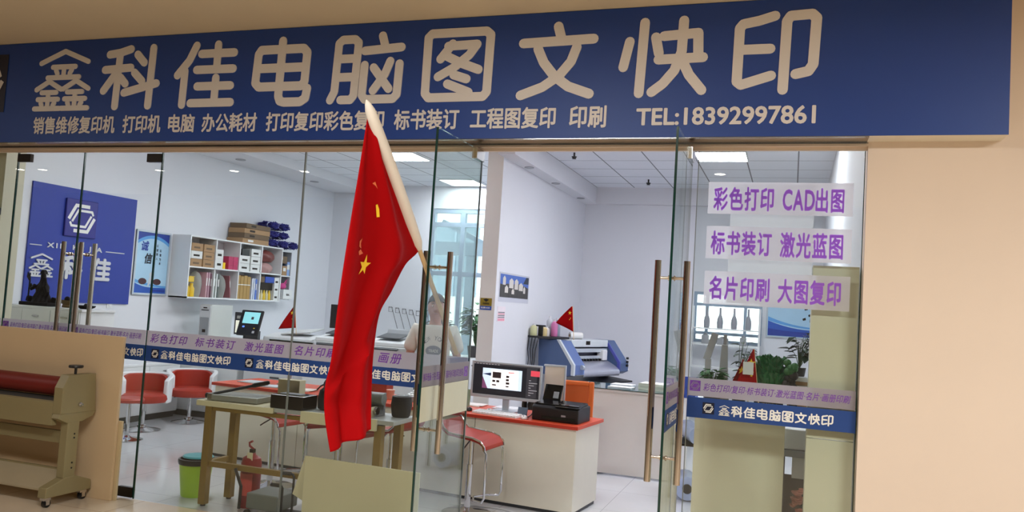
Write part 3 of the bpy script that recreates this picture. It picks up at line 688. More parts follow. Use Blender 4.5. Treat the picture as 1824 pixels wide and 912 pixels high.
# ---- bar stools with red moulded seats and chrome loops
def bar_stool(name, loc, rz, label):
    t = thing(name, label, 'bar stool', loc, rz, 'red bar stools along the work table')
    prof = [(-.215,.74),(-.205,.755),(-.19,.75),(-.165,.70),(-.12,.665),(-.02,.655),(.10,.645),(.17,.625),(.205,.585),(.21,.555),(.195,.55),(.18,.585),(.15,.605),(.08,.62),(-.04,.632),(-.13,.642),(-.18,.675)]
    MB().prism(prof, -.19, .19, 'y').build('seat', REDLEA, t, bevel=.008)
    for s in (-1, 1):
        MB().tube([(x, s*.194, z) for x, z in prof[:10]], .009, 8).build('chrome_trim', CHROME, t, smooth=True)
    MB().tube([(.19,-.17,.56),(.215,-.17,.53),(.22,-.17,.18),(.20,-.17,.145),(.10,-.12,.14),(.05,0,.14),(.10,.12,.14),(.20,.17,.145),(.22,.17,.18),(.215,.17,.53),(.19,.17,.56)], .0095, 8).build('footrest_loop', CHROME, t, smooth=True)
    MB().cyl((0,0,.02),(0,0,.40),.027,n=18).cyl((0,0,.40),(0,0,.62),.018,n=16).build('pole', CHROME, t, smooth=True)
    MB().tube([(.0,-.02,.60),(.03,-.16,.575),(.04,-.22,.56)], .006, 6).build('lever', BLACK, t)
    MB().lathe([(.205,0),(.21,.006),(.19,.014),(.06,.03),(.03,.05)], n=32).build('base', CHROME, t, smooth=True)
    return t
st = bar_stool('bar_stool', (-2.47, 1.13, 0), R(-4), 'red bar stool standing in the open doorway before the long desk')
dup(st, (-4.33, 1.05, 0), R(-6), 'red bar stool behind the gold legged table, nearest the bin')
dup(st, (-3.66, 1.02, 0), R(150), 'red bar stool partly behind the hanging flag')
dup(st, (-3.10, .92, 0), R(168), 'red bar stool under the right end of the work table')

# ---- tub chairs by the white cabinets
def tub_chair(loc, rz, label):
    t = thing('tub_chair', label, 'chair', loc, rz, 'red and white tub chairs')
    def ring(a): return (math.cos(a), math.sin(a))
    # shell: white outer, open toward local -y
    def shell(r0, r1, z0, z1, a0, a1, n=26):
        b = MB(); v = []
        for i in range(n+1):
            a = a0 + (a1-a0)*i/n; c, s = ring(a)
            e = min(1, min(i, n-i)/5); zt = z0 + (z1-z0)*(.80+.20*e**.5)
            v += [(r1*c, r1*.92*s, z0), (r1*1.03*c, r1*.95*s, zt), (r0*1.03*c, r0*.95*s, zt), (r0*c, r0*.92*s, z0)]
        f = []
        for i in range(n):
            for k in range(4): f.append((i*4+k, i*4+(k+1) % 4, (i+1)*4+(k+1) % 4, (i+1)*4+k))
        f += [(3,2,1,0), tuple(n*4+k for k in range(4))]
        return b.add(v, f)
    shell(.245, .30, .33, .66, R(-38), R(218)).build('shell', WHITEC, t, smooth=True, bevel=.012)
    shell(.215, .246, .42, .645, R(8), R(172)).build('back_cushion', REDLEA, t, smooth=True, bevel=.01)
    MB().lathe([(.20,.335),(.262,.345),(.275,.38),(.27,.425),(.235,.445),(.05,.45)], (0,-.05,0), 28, sx=1.0, sy=.95).build('seat', REDLEA, t, smooth=True)
    MB().cyl((0,0,.02),(0,0,.22),.028,n=18).cyl((0,0,.22),(0,0,.34),.02,n=16).build('pole', CHROME, t, smooth=True)
    MB().lathe([(.055,.02),(.05,.06),(.03,.07)], n=18).build('collar', CHROME, t, smooth=True)
    MB().lathe([(.205,0),(.21,.006),(.19,.012),(.06,.035),(.03,.05)], n=32).build('base', CHROME, t, smooth=True)
    MB().tube([(-.02,-.02,.32),(-.16,-.04,.325),(-.2,-.04,.32)], .006, 6).build('lever', BLACK, t)
    return t
c1 = tub_chair((-7.19, 2.60, 0), R(42), 'red and white tub chair next to the leaning board')
dup(c1, (-7.19, 3.40, 0), R(42), 'red and white tub chair left of the gold legged table')
t = thing('round_stool', 'small round stool of which the chrome base shows beside the leaning board', 'stool', (-6.86, 2.02, 0))
MB().lathe([(.12,.405),(.15,.415),(.155,.44),(.14,.46),(.02,.465)], n=24).build('seat', REDLEA, t, smooth=True)
MB().cyl((0,0,.02),(0,0,.41),.022,n=16).build('pole', CHROME, t, smooth=True); MB().lathe([(.165,0),(.17,.006),(.15,.012),(.05,.03),(.03,.05)], n=28).build('base', CHROME, t, smooth=True)

# ================================================================== THE LONG RED-TOPPED DESK
DK = (-1.66, 1.437, 0); DR = R(-5.48)
def dk(u, v, z=0):                     # metres leftward along the desk, metres back from its front edge
    c, s = math.cos(DR), math.sin(DR); return (DK[0]-u*c-v*s, DK[1]-u*s+v*c, DK[2]+z)
for i, (u0, u1, lab) in enumerate(((.012, .955, 'pale desk unit at the right end of the red worktop'), (.962, 1.92, 'pale desk unit behind the open glass leaf'),
                                   (1.927, 2.885, 'pale desk unit behind the hanging flag'), (2.892, 3.97, 'pale desk unit at the left end of the red worktop'))):
    t = thing('desk_unit', lab, 'desk', dk(u0, 0), DR, 'pale desk units under the red worktop'); W = u1-u0
    B(-W, .03, .03, 0, .048, .722).build('front_panel', DESKC, t, bevel=.002)
    for x in (-W, -.018): B(x, .049, .03, x+.018, .66, .722).build('side_panel', DESKC, t, bevel=.002)
    B(-W+.01, .05, 0, -.01, .64, .03).build('plinth', mat('dark_kick', (58,58,62), .5), t)
t = thing('worktop', 'long glossy orange-red worktop across the pale desk units', 'worktop', dk(0, 0, .7225), DR)
B(-3.99, -.005, 0, .012, .70, .030).build('slab', ORANGE, t, bevel=.003)
B(-3.99, -.0065, .002, .0135, -.0052, .028).build('front_edge_band', mat('red_edge', (186, 52, 34), .4), t)
DZ = .7535
SILV = mat('silver_plastic', (196, 204, 212), .3, .3)
SCRD = mat('screen_dark', (34, 34, 38), .25, emit=(34, 34, 40), es=.6)
def emis(name, rgb, es=1.0): return mat(name, rgb, .3, emit=rgb, es=es)
def big_monitor():
    t = thing('computer_monitor', 'large silver framed monitor showing an image editor on the red desk', 'monitor', (-2.455, 1.90, .753), R(-3))
    W, z0, z1 = .345, .115, .445
    b = MB(); b.box(-W, -.03, z0, W, .0, z0+.028); b.box(-W, -.03, z1-.016, W, 0, z1); b.box(-W, -.03, z0+.028, -W+.018, 0, z1-.016); b.box(W-.018, -.03, z0+.028, W, 0, z1-.016)
    b.build('bezel', SILV, t, bevel=.003)
    B(-W+.01, -.001, z0+.01, W-.01, .03, z1-.01).build('back_shell', SILV, t, bevel=.004)
    sc = B(-W+.018, -.022, z0+.028, W-.018, -.002, z1-.016).build('screen', SCRD, t)
    def q(x0, x1, a, c, col, es, k=1): return B(x0, -.0225-.0004*k, a, x1, -.0221, c).build('screen_picture', emis('scr_%d_%d_%d' % col, col, es), sc)
    q(-.345, -.325, .16, .42, (52,52,58), .5); q(-.345, .345, .415, .428, (66,66,72), .5)
    q(.20, .30, .15, .412, (58,58,64), .5)
    q(-.235, .155, .20, .385, (200,220,236), .9); q(-.15, .12, .205, .378, (250,246,246), 1.1, 2)
    MB().add([(-.235,-.0232,.20),(-.18,-.0232,.20),(-.235,-.0232,.31)], [(0,1,2)]).build('screen_picture', emis('scr_plum', (122,74,110), .6), sc, fixn=False)
    MB().add([(-.235,-.0233,.33),(-.15,-.0233,.345),(-.15,-.0233,.315)], [(0,1,2)]).build('screen_picture', emis('scr_navy', (40,52,84), .6), sc, fixn=False)
    for x, z, w, h in ((-.135,.30,.085,.055),(-.135,.262,.03,.02),(-.095,.262,.03,.02),(0,.31,.03,.02),(.0,.28,.03,.02),(0,.25,.035,.02),(-.135,.23,.04,.012),(0,.225,.03,.012)): q(x, x+w, z, z+h, (52,40,40), .5, 3)
    q(.02, .08, .355, .362, (214,60,60), .8, 3)
    MB().add([(.24,-.0238,.345),(.33,-.0238,.345),(.33,-.0238,.395),(.24,-.0238,.395)], [(0,1,2,3)]).build('screen_picture', emis('scr_red', (206,70,84), .8), sc, fixn=False)
    for i in range(7): q(.225, .225+.02+.03*((i*7) % 3), .17+.022*i, .176+.022*i, (170,170,176), .5, 4)
    for i in range(9): q(-.33+.03*i, -.31+.03*i, .419, .424, (190,190,196), .5, 4)
    B(-.03, .0, .01, .03, .02, z0+.08).build('stand_neck', SILV, t)
    B(-.12, -.09, 0, .12, .10, .012).build('stand_foot', SILV, t, bevel=.003)
big_monitor()
t = thing('computer_monitor', 'second monitor turned away with cream back beside the image editor screen', 'monitor', (-2.045, 2.085, .753), R(8))
B(-.10, -.015, .10, .085, .03, .44).build('back_shell', mat('cream_plastic', (214, 202, 186), .4), t, bevel=.006)
b = MB(); b.box(-.11, -.02, .09, .095, .035, .105); b.box(-.11, -.02, .435, .095, .035, .45); b.box(.083, -.02, .105, .095, .035, .435); b.build('bezel', SILV, t)
B(-.02, .0, .01, .02, .02, .1).build('stand_neck', BLACK, t); B(-.09, -.03, 0, .09, .08, .012).build('stand_foot', BLACK, t)
def inkjet():
    t = thing('inkjet_printer', 'black inkjet printer with raised paper tray on the desk corner', 'printer', dk(.245, .27, .753), DR)
    MB().prism([(-.15,0),(-.155,.115),(-.13,.135),(.16,.135),(.165,0)], -.215, .215, 'x').build('body', BLACK, t, bevel=.01)
    MB().prism([(-.13,.137),(-.13,.147),(.10,.160),(.12,.150),(.12,.137)], -.20, .205, 'x').build('scanner_lid', BLACKG, t, bevel=.004)
    MB().prism([(-.16,.126),(-.16,.134),(.02,.170),(.02,.162)], .0, .225, 'x').build('open_flap', BLACKG, t)
    MB().obox((-.14, .14, .21), (.17, .012, .16), (R(-22), 0, R(-4))).build('paper_tray', BLACKG, t)
    MB().obox((-.10, .118, .20), (.05, .006, .06), (R(-22), 0, 0)).build('paper_guide', GREYP, t)
    B(.06, -.158, .05, .10, -.154, .065).build('badge', GREYP, t)
    B(-.12, -.157, .02, .18, -.152, .045).build('output_slot', BLACKG, t)
inkjet()
t = thing('keyboard', 'white keyboard on the desk before the image editor monitor', 'keyboard', dk(.79, .12, DZ), DR+R(-4))
MB().prism([(-.07,0),(-.07,.010),(.07,.02),(.07,0)], -.22, .22, 'x').build('case', WHITEC, t)
kb = MB()
for i in range(5):
    for j in range(15): kb.obox((-.205+.0293*j, -.055+.026*i, .0155+.0019*i), (.024, .021, .006), (R(4), 0, 0))
kb.build('keys', mat('key_white', (240, 240, 240), .5), t)
def mouse(name, loc, m, label):
    t = thing(name, label, 'mouse', loc, R(10)); MB().lathe([(.03,0),(.033,.008),(.028,.022),(.012,.031),(.001,.033)], n=18, sx=.9, sy=1.5).build('body', m, t, smooth=True)
    MB().cyl((-.004,-.03,.028), (.004,-.03,.028), .006, n=8).build('scroll_wheel', GREYP, t)
mouse('mouse', dk(.93, .25, DZ), WHITEC, 'white mouse under the left side of the image editor monitor')
mouse('mouse', dk(.515, .085, DZ), WHITEC, 'small white mouse with dark cable beside the inkjet printer')
mouse('mouse', dk(1.10, .18, DZ), BLACK, 'black mouse at the edge of the open glass leaf')
t = thing('phone_stand', 'small blue-grey gadget below the image editor monitor', 'gadget', dk(.62, .29, DZ), DR)
MB().obox((0,0,.035), (.09,.012,.07), (R(-18),0,0)).build('plate', mat('slate_plastic', (96, 116, 136), .4), t); B(-.035,-.02,0,.035,.03,.01).build('base', mat('slate_plastic', (96,116,136), .4), t)
for u, v, r, lab, col in ((.90, .60, 0, 'white paper sheaf behind the keyboard', (228,228,230)), (1.28, .56, -6, 'white paper sheet at the left of the image editor monitor', (232,226,220)), (3.3, .17, 12, 'pale printed sheets on the red desk behind the cutter', (206,214,222)), (3.72, .30, -8, 'thin leaflets at the far left end of the red desk', (198,206,210)), (2.98, .16, 5, 'loose sheets beside the black bag on the red desk', (226,216,210))):
    t = tag(MB().obox((0,0,.004), (.26,.19,.008), (0,0,R(r))).obox((.02,.01,.010), (.25,.18,.004), (0,0,R(r+7))).build('paper_sheaf', mat('sheet_%d' % col[0], col, .7), loc=dk(u, v, DZ)), lab, 'paper')
cb = MB().tube([dk(.515,.13,DZ+.006), dk(.52,.20,DZ+.006), dk(.54,.30,DZ+.01), dk(.545,.37,DZ+.03)], .005, 6).build('cable', BLACK)
tag(cb, 'black cable looping from the monitor to the small white mouse', 'cable')
# items further left on the red desk
t = thing('computer_monitor', 'wide dark monitor on the red desk behind the paper cutter', 'monitor', dk(3.37, .45, .753), DR)
B(-.30, -.02, .12, .30, .02, .47).build('bezel', SILV, t, bevel=.004); B(-.285, -.023, .145, .285, -.019, .458).build('screen', BLACKG, t); B(-.03, .0, .01, .03, .02, .13).build('stand_neck', SILV, t); B(-.1, -.07, 0, .1, .09, .012).build('stand_foot', SILV, t)
t = thing('computer_monitor', 'cream backed monitor on the red desk beside the black bag', 'monitor', dk(2.83, .50, .753), DR)
B(-.15, -.02, .11, .15, .02, .42).build('back_shell', mat('cream_plastic', (214,202,186), .4), t, bevel=.008); B(-.02,.0,.01,.02,.02,.12).build('stand_neck', BLACK, t); B(-.09,-.06,0,.09,.08,.012).build('stand_foot', BLACK, t)
t = thing('shoulder_bag', 'black round shoulder bag on the red desk just left of the flag', 'bag', dk(2.66, .28, .753), DR)
MB().lathe([(.09,0),(.12,.02),(.125,.09),(.09,.15),(.03,.18),(.001,.185)], n=22, sy=.7).build('body', mat('black_cloth', (26,26,30), .8), t, smooth=True)
MB().tube([(-.11,0,.08),(-.17,.0,.05),(-.2,-.02,.01)], .008, 8).build('strap', BLACK, t)
t = thing('paper_cup', 'small pinkish cup on the red desk right of the flag', 'cup', dk(2.02, .30, .753))
MB().lathe([(.028,0),(.03,.004),(.04,.085),(.042,.088),(.038,.088),(.027,.006),(.001,.006)], n=20).build('body', mat('pink_card', (206, 160, 140), .6), t, smooth=True); MB().lathe([(.0415,.085),(.043,.088),(.0415,.091)], n=20).build('rim', mat('pink_card', (206,160,140), .6), t)
t = thing('cash_register', 'grey desktop terminal with white keys on the red desk', 'terminal', dk(1.70, .40, .753), DR)
MB().prism([(-.12,0),(-.12,.05),(.1,.11),(.12,.11),(.12,0)], -.16, .16, 'x').build('body', GREYP, t, bevel=.005)
kk = MB()
for i in range(3):
    for j in range(8): kk.obox((-.12+.034*j, -.085+.045*i, .062+.0125*i), (.024,.022,.01), (R(15),0,0))
kk.build('keys', WHITEC, t); B(-.13,.05,.1,.13,.10,.135).build('display', WHITEC, t)
t = thing('red_folder_box', 'low red-brown box on the red desk between flag and terminal', 'box', dk(2.40, .57, .753), DR)
B(-.15,-.06,0,.2,.06,.15).build('body', mat('brick_card', (150, 62, 44), .6), t, bevel=.003); B(-.155,-.065,.12,.155,.065,.155).build('lid', mat('brick_card', (150,62,44), .6), t)
t = thing('leaflet_holder', 'clear acrylic leaflet holder on the desk seen through the open leaf', 'leaflet holder', dk(1.25, .33, .753), DR)
B(-.07,-.004,0,.07,.004,.17).build('front_sheet', GLASS, t); MB().obox((0,.03,.09),(.13,.004,.16),(R(-8),0,0)).build('leaflet', mat('leaflet_green', (170, 196, 170), .6), t); B(-.07,-.03,0,.07,.05,.005).build('base', GLASS, t)

cb = MB().tube([(-2.62,1.36,.006),(-2.3,1.40,.006),(-2.05,1.33,.006),(-1.8,1.36,.006),(-1.55,1.30,.006)], .006, 6).build('cable', LGREY)
tag(cb, 'pale cable lying on the floor along the foot of the red topped desk', 'cable')

# orange chair behind the desk
t = thing('office_chair', 'orange framed chair back rising behind the inkjet printer', 'chair', (-2.04, 2.62, 0), R(4))
OC = mat('orange_plastic', (214, 108, 46), .4)
b = MB(); b.box(-.24,-.02,.62,-.19,.02,1.03); b.box(.19,-.02,.62,.24,.02,1.03); b.box(-.19,-.02,.985,.19,.02,1.03); b.box(-.19,-.02,.62,.19,.02,.66)
b.build('back_frame', OC, t, bevel=.012); B(-.195,-.006,.65,.195,.012,.99).build('backrest', mat('orange_panel', (196, 96, 38), .5), t)
B(-.24,-.46,.45,.24,-.0,.51).build('seat', OC, t, bevel=.02); B(-.03,-.03,.40,.03,.0,.63).build('back_support', BLACK, t)
MB().cyl((0,-.22,.08),(0,-.22,.45),.028,n=14).build('pole', CHROME, t)
for k in range(5):
    a = k*2*PI/5; MB().tube([(0,-.22,.09),(.25*math.cos(a),-.22+.25*math.sin(a),.06)], .018, 8).cyl((.25*math.cos(a)-.012,-.22+.25*math.sin(a),.026),(.25*math.cos(a)+.012,-.22+.25*math.sin(a),.026),.026,n=12).build('leg', BLACK, t)

# ================================================================== RIGHT ROOM
t = thing('counter', 'off-white counter with glass top in the right room', 'counter', (-1.57, 3.43, 0))
B(-.60, 0, .02, .53, .02, .875).build('front_panel', CREAMC, t, bevel=.002); B(-.60, .021, 0, -.58, .62, .875).build('side_panel', CREAMC, t); B(.51, .021, 0, .53, .62, .875).build('side_panel', CREAMC, t)
B(-.62, -.02, .876, .55, .64, .902).build('top_board', CREAMC, t, bevel=.002)
B(-.63, -.03, .903, .56, .65, .911).build('glass_top', mat('green_glass_top', (70, 92, 92), .05, spec=.8), t)
CT = .9115
for x, y, sx, sy, h, lab, col in ((-1.33, 3.72, .38, .27, .07, 'thick stack of pale green paper on the glass topped counter', (214, 222, 206)), (-1.72, 3.62, .26, .18, .012, 'white leaflets at the left of the glass topped counter', (226,230,236)),
                                 (-1.75, 3.86, .24, .2, .02, 'white printed booklets behind the leaflets on the counter', (214,220,228)), (-1.10, 3.53, .08, .10, .03, 'small white pads at the right end of the counter', (232,234,236))):
    t = thing('paper_stack', lab, 'paper', (x, y, CT), R(-6))
    n = max(1, int(h/.012))
    b = MB()
    for k in range(n): b.obox((random.uniform(-.006,.006), random.uniform(-.006,.006), h*(k+.5)/n), (sx, sy, h/n*.9), (0,0,R(random.uniform(-2,2))))
    b.build('sheets', mat('stack_%d' % col[2], col, .7), t); B(-sx/2, -sy/2, h, sx/2, sy/2, h+.0015).build('top_sheet', WBOX, t)

def plotter():
    th = R(72)   # direction of the long axis, front faces the doorway side
    t = thing('wide_format_printer', 'blue wide format printer on a stand in the corner of the right room', 'printer', (-2.86, 4.86, 0), th-0)
    # local: x along the machine, y = -front
    BL = mat('printer_blue', (70, 92, 132), .4, noise=.04); BLL = mat('printer_light_blue', (90, 110, 158), .4); ST = mat('printer_strip', (206, 212, 216), .4)
    prof = [(.22,.88),(.24,1.33),(-.06,1.33),(-.30,1.03),(-.30,.92),(-.22,.88)]
    L = 1.45
    MB().prism(prof, 0, .20, 'x').build('end_cabinet', BL, t, bevel=.008)
    p2 = [(-.045,1.335),(-.085,1.335),(-.325,1.035),(-.325,.90),(-.285,.90),(-.285,1.025)]
    MB().prism(p2, -.006, .03, 'x').build('trim_strip', ST, t)
    MB().prism([(.2,.89),(.22,1.32),(-.09,1.32),(-.315,1.03),(-.315,.905),(-.2,.89)], .031, .27, 'x').build('end_cowl', BLL, t, bevel=.006)
    e = MB().prism(prof, L-.24, L, 'x').build('end_cabinet', BL, t, bevel=.008)
    MB().prism([(-.10,1.30),(-.30,1.05),(-.30,.95),(-.26,.95),(-.26,1.04),(-.08,1.27)], L-.25, L-.22, 'x').build('cowl_edge', mat('printer_lilac', (72,78,160), .35), t)
    for z in (1.0, 1.05, 1.10): MB().cyl((L-.06,-.30,z),(L-.06,-.325,z),.017,n=12).build('button', BLACK, e)
    B(.27, -.10, 1.24, L-.25, .22, 1.335).build('top_cover', ST, t, bevel=.01)
    B(.62, -.105, 1.27, .72, -.1005, 1.32).build('badge', DARKM, t)
    B(.27, .0, .95, L-.25, .02, 1.24).build('rear_plate', mat('printer_dark', (60,60,84), .4), t)
    B(.27, -.09, 1.17, L-.25, -.03, 1.22).build('gantry_rail', SILV, t); B(.27, -.08, 1.08, L-.25, -.02, 1.12).build('gantry_rail', SILV, t)
    for k in range(11): MB().box(.31+.075*k, -.12, 1.055, .335+.075*k, -.04, 1.085).build('pinch_roller', BLACK, t)
    B(L-.42, -.13, 1.06, L-.30, -.03, 1.2).build('print_carriage', WHITEC, t, bevel=.01)
    MB().grid(lambda u, v: (.27+(L-.52)*u, -.10-.21*math.sin(v*PI*.62), 1.055-.165*v-.02*v*v), 4, 14).build('platen', mat('platen_steel', (190,192,206), .25, .6), t, smooth=True)
    MB().cyl((L, -.22, .93), (L+.10, -.24, .93), .022, n=14).build('roll_end', WHITEC, t)
    MB().cyl((.16,-.335,1.0),(.2,-.335,1.0),.03,n=14).build('lock_knob', SILV, t)
    for x in (.12, L-.14):
        B(x-.04, -.05, .08, x+.04, .05, .88).build('leg', BLACK, t); B(x-.04, -.3, .03, x+.04, .28, .08).build('foot', BLACK, t)
        for y in (-.26,.24): MB().cyl((x-.015,y,.025),(x+.015,y,.025),.026,n=12).build('caster', BLACK, t)
    B(.2, -.03, .55, L-.2, .03, .62).build('crossbar', BLACK, t); MB().cyl((.1,-.22,.72),(L-.1,-.22,.72),.025,n=14).build('take_up_bar', GREYP, t)
    MB().prism([(-.40,.78),(-.40,.80),(.1,.84),(.1,.82)], .1, L-.05, 'x').build('catch_tray', BLACK, t)
    return t
plotter()
def on_plotter(x, y, z): 
    a = R(72); return (-2.86 + x*math.cos(a) - y*math.sin(a), 4.86 + x*math.sin(a) + y*math.cos(a), z)
t = thing('ink_tray', 'black tray of ink bottles hanging over the left end of the blue printer', 'tray', on_plotter(.0, .16, 1.337), R(72))
B(-.14,-.16,0,.36,.16,.025).build('tray', BLACK, t); 
for k in range(4): MB().tube([(-.13,.14-.05*k,.01),(-.16,.13-.04*k,-.15),(-.14,.12-.03*k,-.27),(-.15,.12-.03*k,-.38)], .006, 6).build('ink_hose', BLACK, t)
for i, (x, y, col, h, lab) in enumerate(((-.09,.09,(196,196,150),.15,'cloudy yellowish bottle at the left of the ink tray'), (.05,.03,(226,206,150),.13,'amber bottle beside the black holder on the ink tray'), (.14,.05,(230,226,224),.12,'pale bottle behind the little flag on the ink tray'),
                                     (.22,-.02,(206,120,170),.22,'pink ink bottle right of the little flag'), (.31,.0,(150,160,176),.24,'blue-grey ink bottle right of the pink one'), (.27,.09,(196,200,206),.26,'tall clear ink bottle at the back of the ink tray'))):
    a = R(72); p = on_plotter(x, .17+y, 1.3625)
    t = thing('ink_bottle', lab, 'bottle', p, 0, 'ink bottles on the blue printer')
    MB().lathe([(.042,0),(.045,.006),(.045,h*.72),(.03,h*.84),(.018,h*.88)], n=16).build('body', mat('ink_%d%d' % (col[0], col[2]), col, .3), t, smooth=True)
    MB().cyl((0,0,h*.88),(0,0,h),.019,n=12).build('cap', WHITEC, t)
t = thing('bottle_holder', 'small black holder between the bottles on the ink tray', 'holder', on_plotter(-.02, .20, 1.3625), R(72))
B(-.012,-.03,0,.012,.03,.13).build('post', BLACK, t); B(-.012,-.07,.12,.012,.07,.14).build('bar', BLACK, t)
def small_flag(name, loc, rz, h, label, w=.3, tilt=.0, star=True, red=RED):
    """small hand flag: thin stick, cloth drooping from its top"""
    t = thing(name, label, 'flag', loc, rz, 'small red hand flags')
    MB().tube([(.05,0,0),(.0,0,h)], .004, 6).build('stick', WOOD, t)
    def s(u, v): return (.05*v*.75 - u*w*(.03+.97*v), -.004-.016*(1+math.sin(u*6+v*3))*u, h-.002 - v*h*.75 + tilt*u*v)
    c = MB().grid(s, 10, 12).build('cloth', red, t, smooth=True); m = c.modifiers.new('thickness','SOLIDIFY'); m.thickness = .0015
    if star:
        for (u, v, r) in ((.45,.30,.030),(.22,.50,.010),(.3,.58,.010)):
            p = Vector(s(u, v)); q = []
            for k in range(10):
                a = PI/2+k*PI/5; rr = r if k % 2 == 0 else r*.4; q.append((p.x+rr*math.cos(a), p.y-.006, p.z+rr*math.sin(a)))
            MB().add([(p.x, p.y-.006, p.z)]+q, [(0, k, k % 10+1) for k in range(1, 11)]).build('star', YEL, c, fixn=False)
    return t
small_flag('hand_flag', on_plotter(.20, -.125, 1.337), R(-25), .43, 'small red flag standing on top of the blue printer', .28, .10)
t = thing('paper_roll', 'small curl of white paper on top of the blue printer', 'paper', on_plotter(.56, .03, 1.337), R(40))
MB().cyl((-.09,0,.045),(.09,0,.045),.045,n=18).build('roll', WBOX, t, smooth=True); MB().cyl((-.092,0,.045),(-.088,0,.045),.02,n=12).build('core', KRAFT, t)
for x, y in ((-.02,-.14),(-.02,.02)):
    t = thing('waste_ink_bottle', 'dark waste ink bottle by the blue printer, '+('farther along the partition' if y > 0 else 'nearer the doorway'), 'bottle', on_plotter(-.14+x, .30+y, 0))
    MB().lathe([(.06,0),(.065,.01),(.065,.5),(.03,.6),(.025,.64)], n=16).build('body', DARKM, t, smooth=True); MB().cyl((0,0,.64),(0,0,.69),.028,n=12).build('cap', mat('dull_red', (120,50,44), .5), t)

# wall papers in the right room
def wall_print(name, label, cat, O, U, w, h, m, frame=None, ft=.02):
    t = thing(name, label, cat, O); U = Vector(U); N = U.cross(Vector(ZZ))
    def slab(a0, a1, z0, z1, d0, d1, nm, mm, par):
        b = MB(); vs = [U*a+Vector(ZZ)*z+N*d for d in (d0, d1) for a, z in ((a0,z0),(a1,z0),(a1,z1),(a0,z1))]
        return b.add(vs, [(3,2,1,0),(4,5,6,7),(0,1,5,4),(1,2,6,5),(2,3,7,6),(3,0,4,7)]).build(nm, mm, par)
    s = slab(0, w, 0, h, .001, .004 if not frame else .012, 'sheet', m, t)
    if frame:
        for a in ((0,ft,0,h),(w-ft,w,0,h),(ft,w-ft,0,ft),(ft,w-ft,h-ft,h)): slab(*a, .001, .024, 'frame', frame, t)
    return t, slab, U, N, s
t, slab, U, N, s = wall_print('calendar', 'wall calendar with a photo of white houses on the partition', 'calendar', (XP, 3.60, 1.765), (0,1,0), 1.13, .345, PAPERW)
def poly2(par, pts, m, d, nm='printed_picture'): return MB().add([U*a+Vector(ZZ)*z+N*d for a, z in pts], [tuple(range(len(pts)))]).build(nm, m, par, fixn=False)
poly2(s, [(.03,.055),(1.10,.055),(1.10,.325),(.03,.325)], mat('print_sky', (72, 104, 178), .6), .0045)
poly2(s, [(.03,.055),(1.10,.055),(1.10,.19),(.85,.22),(.6,.24),(.45,.20),(.3,.22),(.15,.20),(.03,.21)], mat('print_dark', (60, 58, 56), .6, noise=.5, nscale=16), .0049)
for a, z, ww, hh in ((.12,.20,.10,.08),(.35,.17,.16,.09),(.55,.16,.14,.10),(.72,.15,.16,.07),(.2,.11,.12,.06),(.9,.12,.08,.06),(.45,.1,.1,.04)):
    poly2(s, [(a,z),(a+ww,z),(a+ww,z+hh),(a+ww/2,z+hh+.03),(a,z+hh)], mat('print_white', (214, 208, 200), .6), .0053)
poly2(s, [(.88,.24),(1.10,.24),(1.10,.325),(1.0,.325)], mat('print_tree', (34, 44, 60), .6), .0055)
place2d('lettering', text_geo('7', .02), DARKM, s, (XP+.0046, 3.64, 1.78), (0,1,0), ZZ, .03, .03); 
t, slab, U, N, s = wall_print('notice_sheet', 'small white notice with pink writing below the wall calendar', 'notice', (XP, 3.60, 1.535), (0,1,0), .27, .175, mat('notice_paper', (236, 226, 232), .6))
place2d('lettering', text_geo('暂停', .02), mat('print_maroon', (120, 40, 60), .6), s, (XP+.0046, 3.63, 1.655), (0,1,0), ZZ, .2, .045)
for k, c in enumerate(((60,56,64),(60,56,64),(190,70,90),(60,56,64))): poly2(s, [(.02,.045+.019*k),(.25,.045+.019*k),(.25,.054+.019*k),(.02,.054+.019*k)], mat('notice_line_%d' % c[0], c, .6), .0046)
poly2(s, [(.02,.008),(.25,.008),(.25,.036),(.02,.036)], mat('notice_pink', (226,150,170), .6), .0046)
t = thing('wifi_sticker', 'gold and blue square sticker on the end of the partition', 'sticker', (-3.305, 3.5, 1.66))
p = B(-.07, -.003, .045, .068, -.0005, .135).build('gold_plate', mat('sticker_gold', (150, 128, 48), .35, .3), t); B(-.07, -.003, 0, .068, -.0005, .044).build('blue_strip', mat('sticker_blue', (40, 80, 168), .5), t)
MB().add([(-.035,-.0035,.118),(0,-.0035,.092),(.035,-.0035,.118),(0,-.0035,.13)], [(0,1,2,3)]).build('wifi_mark', BLACK, p, fixn=False)
place2d('lettering', text_geo('无线网络', .03), BLACK, p, (-.04, -.0034, .062), XX, ZZ, .08, .022); place2d('lettering', text_geo('免费WIFI', .02), WTXT, t, (-.06, -.0034, .014), XX, ZZ, .11, .02)
# poster on the right back wall
def wave_poster(name, label, O, U_, w, h, big=True, facing=True):
    t, slab, U, N, s = wall_print(name, label, 'poster', O, U_, w, h, mat('poster_sky', (176, 212, 236), .4), SILV, .022)
    def P(pts, m, d): return MB().add([U*a*w+Vector(ZZ)*z*h+N*d for a, z in pts], [tuple(range(len(pts)))]).build('printed_wave', m, s, fixn=False)
    def band(f0, f1, m, d, x0=.04, x1=.96, n=14):
        xs = [x0+(x1-x0)*k/n for k in range(n+1)]; P([(x, f0(x)) for x in xs]+[(x, f1(x)) for x in reversed(xs)], m, d)
    return t, s, P, band, U, N
W1 = mat('wave_blue', (34, 84, 176), .4); W2 = mat('wave_sky', (92, 160, 222), .4); W3 = mat('wave_deep', (28, 58, 150), .4)
t, s, P, band, U, N = wave_poster('framed_poster', 'framed blue poster with waves on the back wall behind the right pane', (-.36, YB, 1.50), XX, .70, .60)
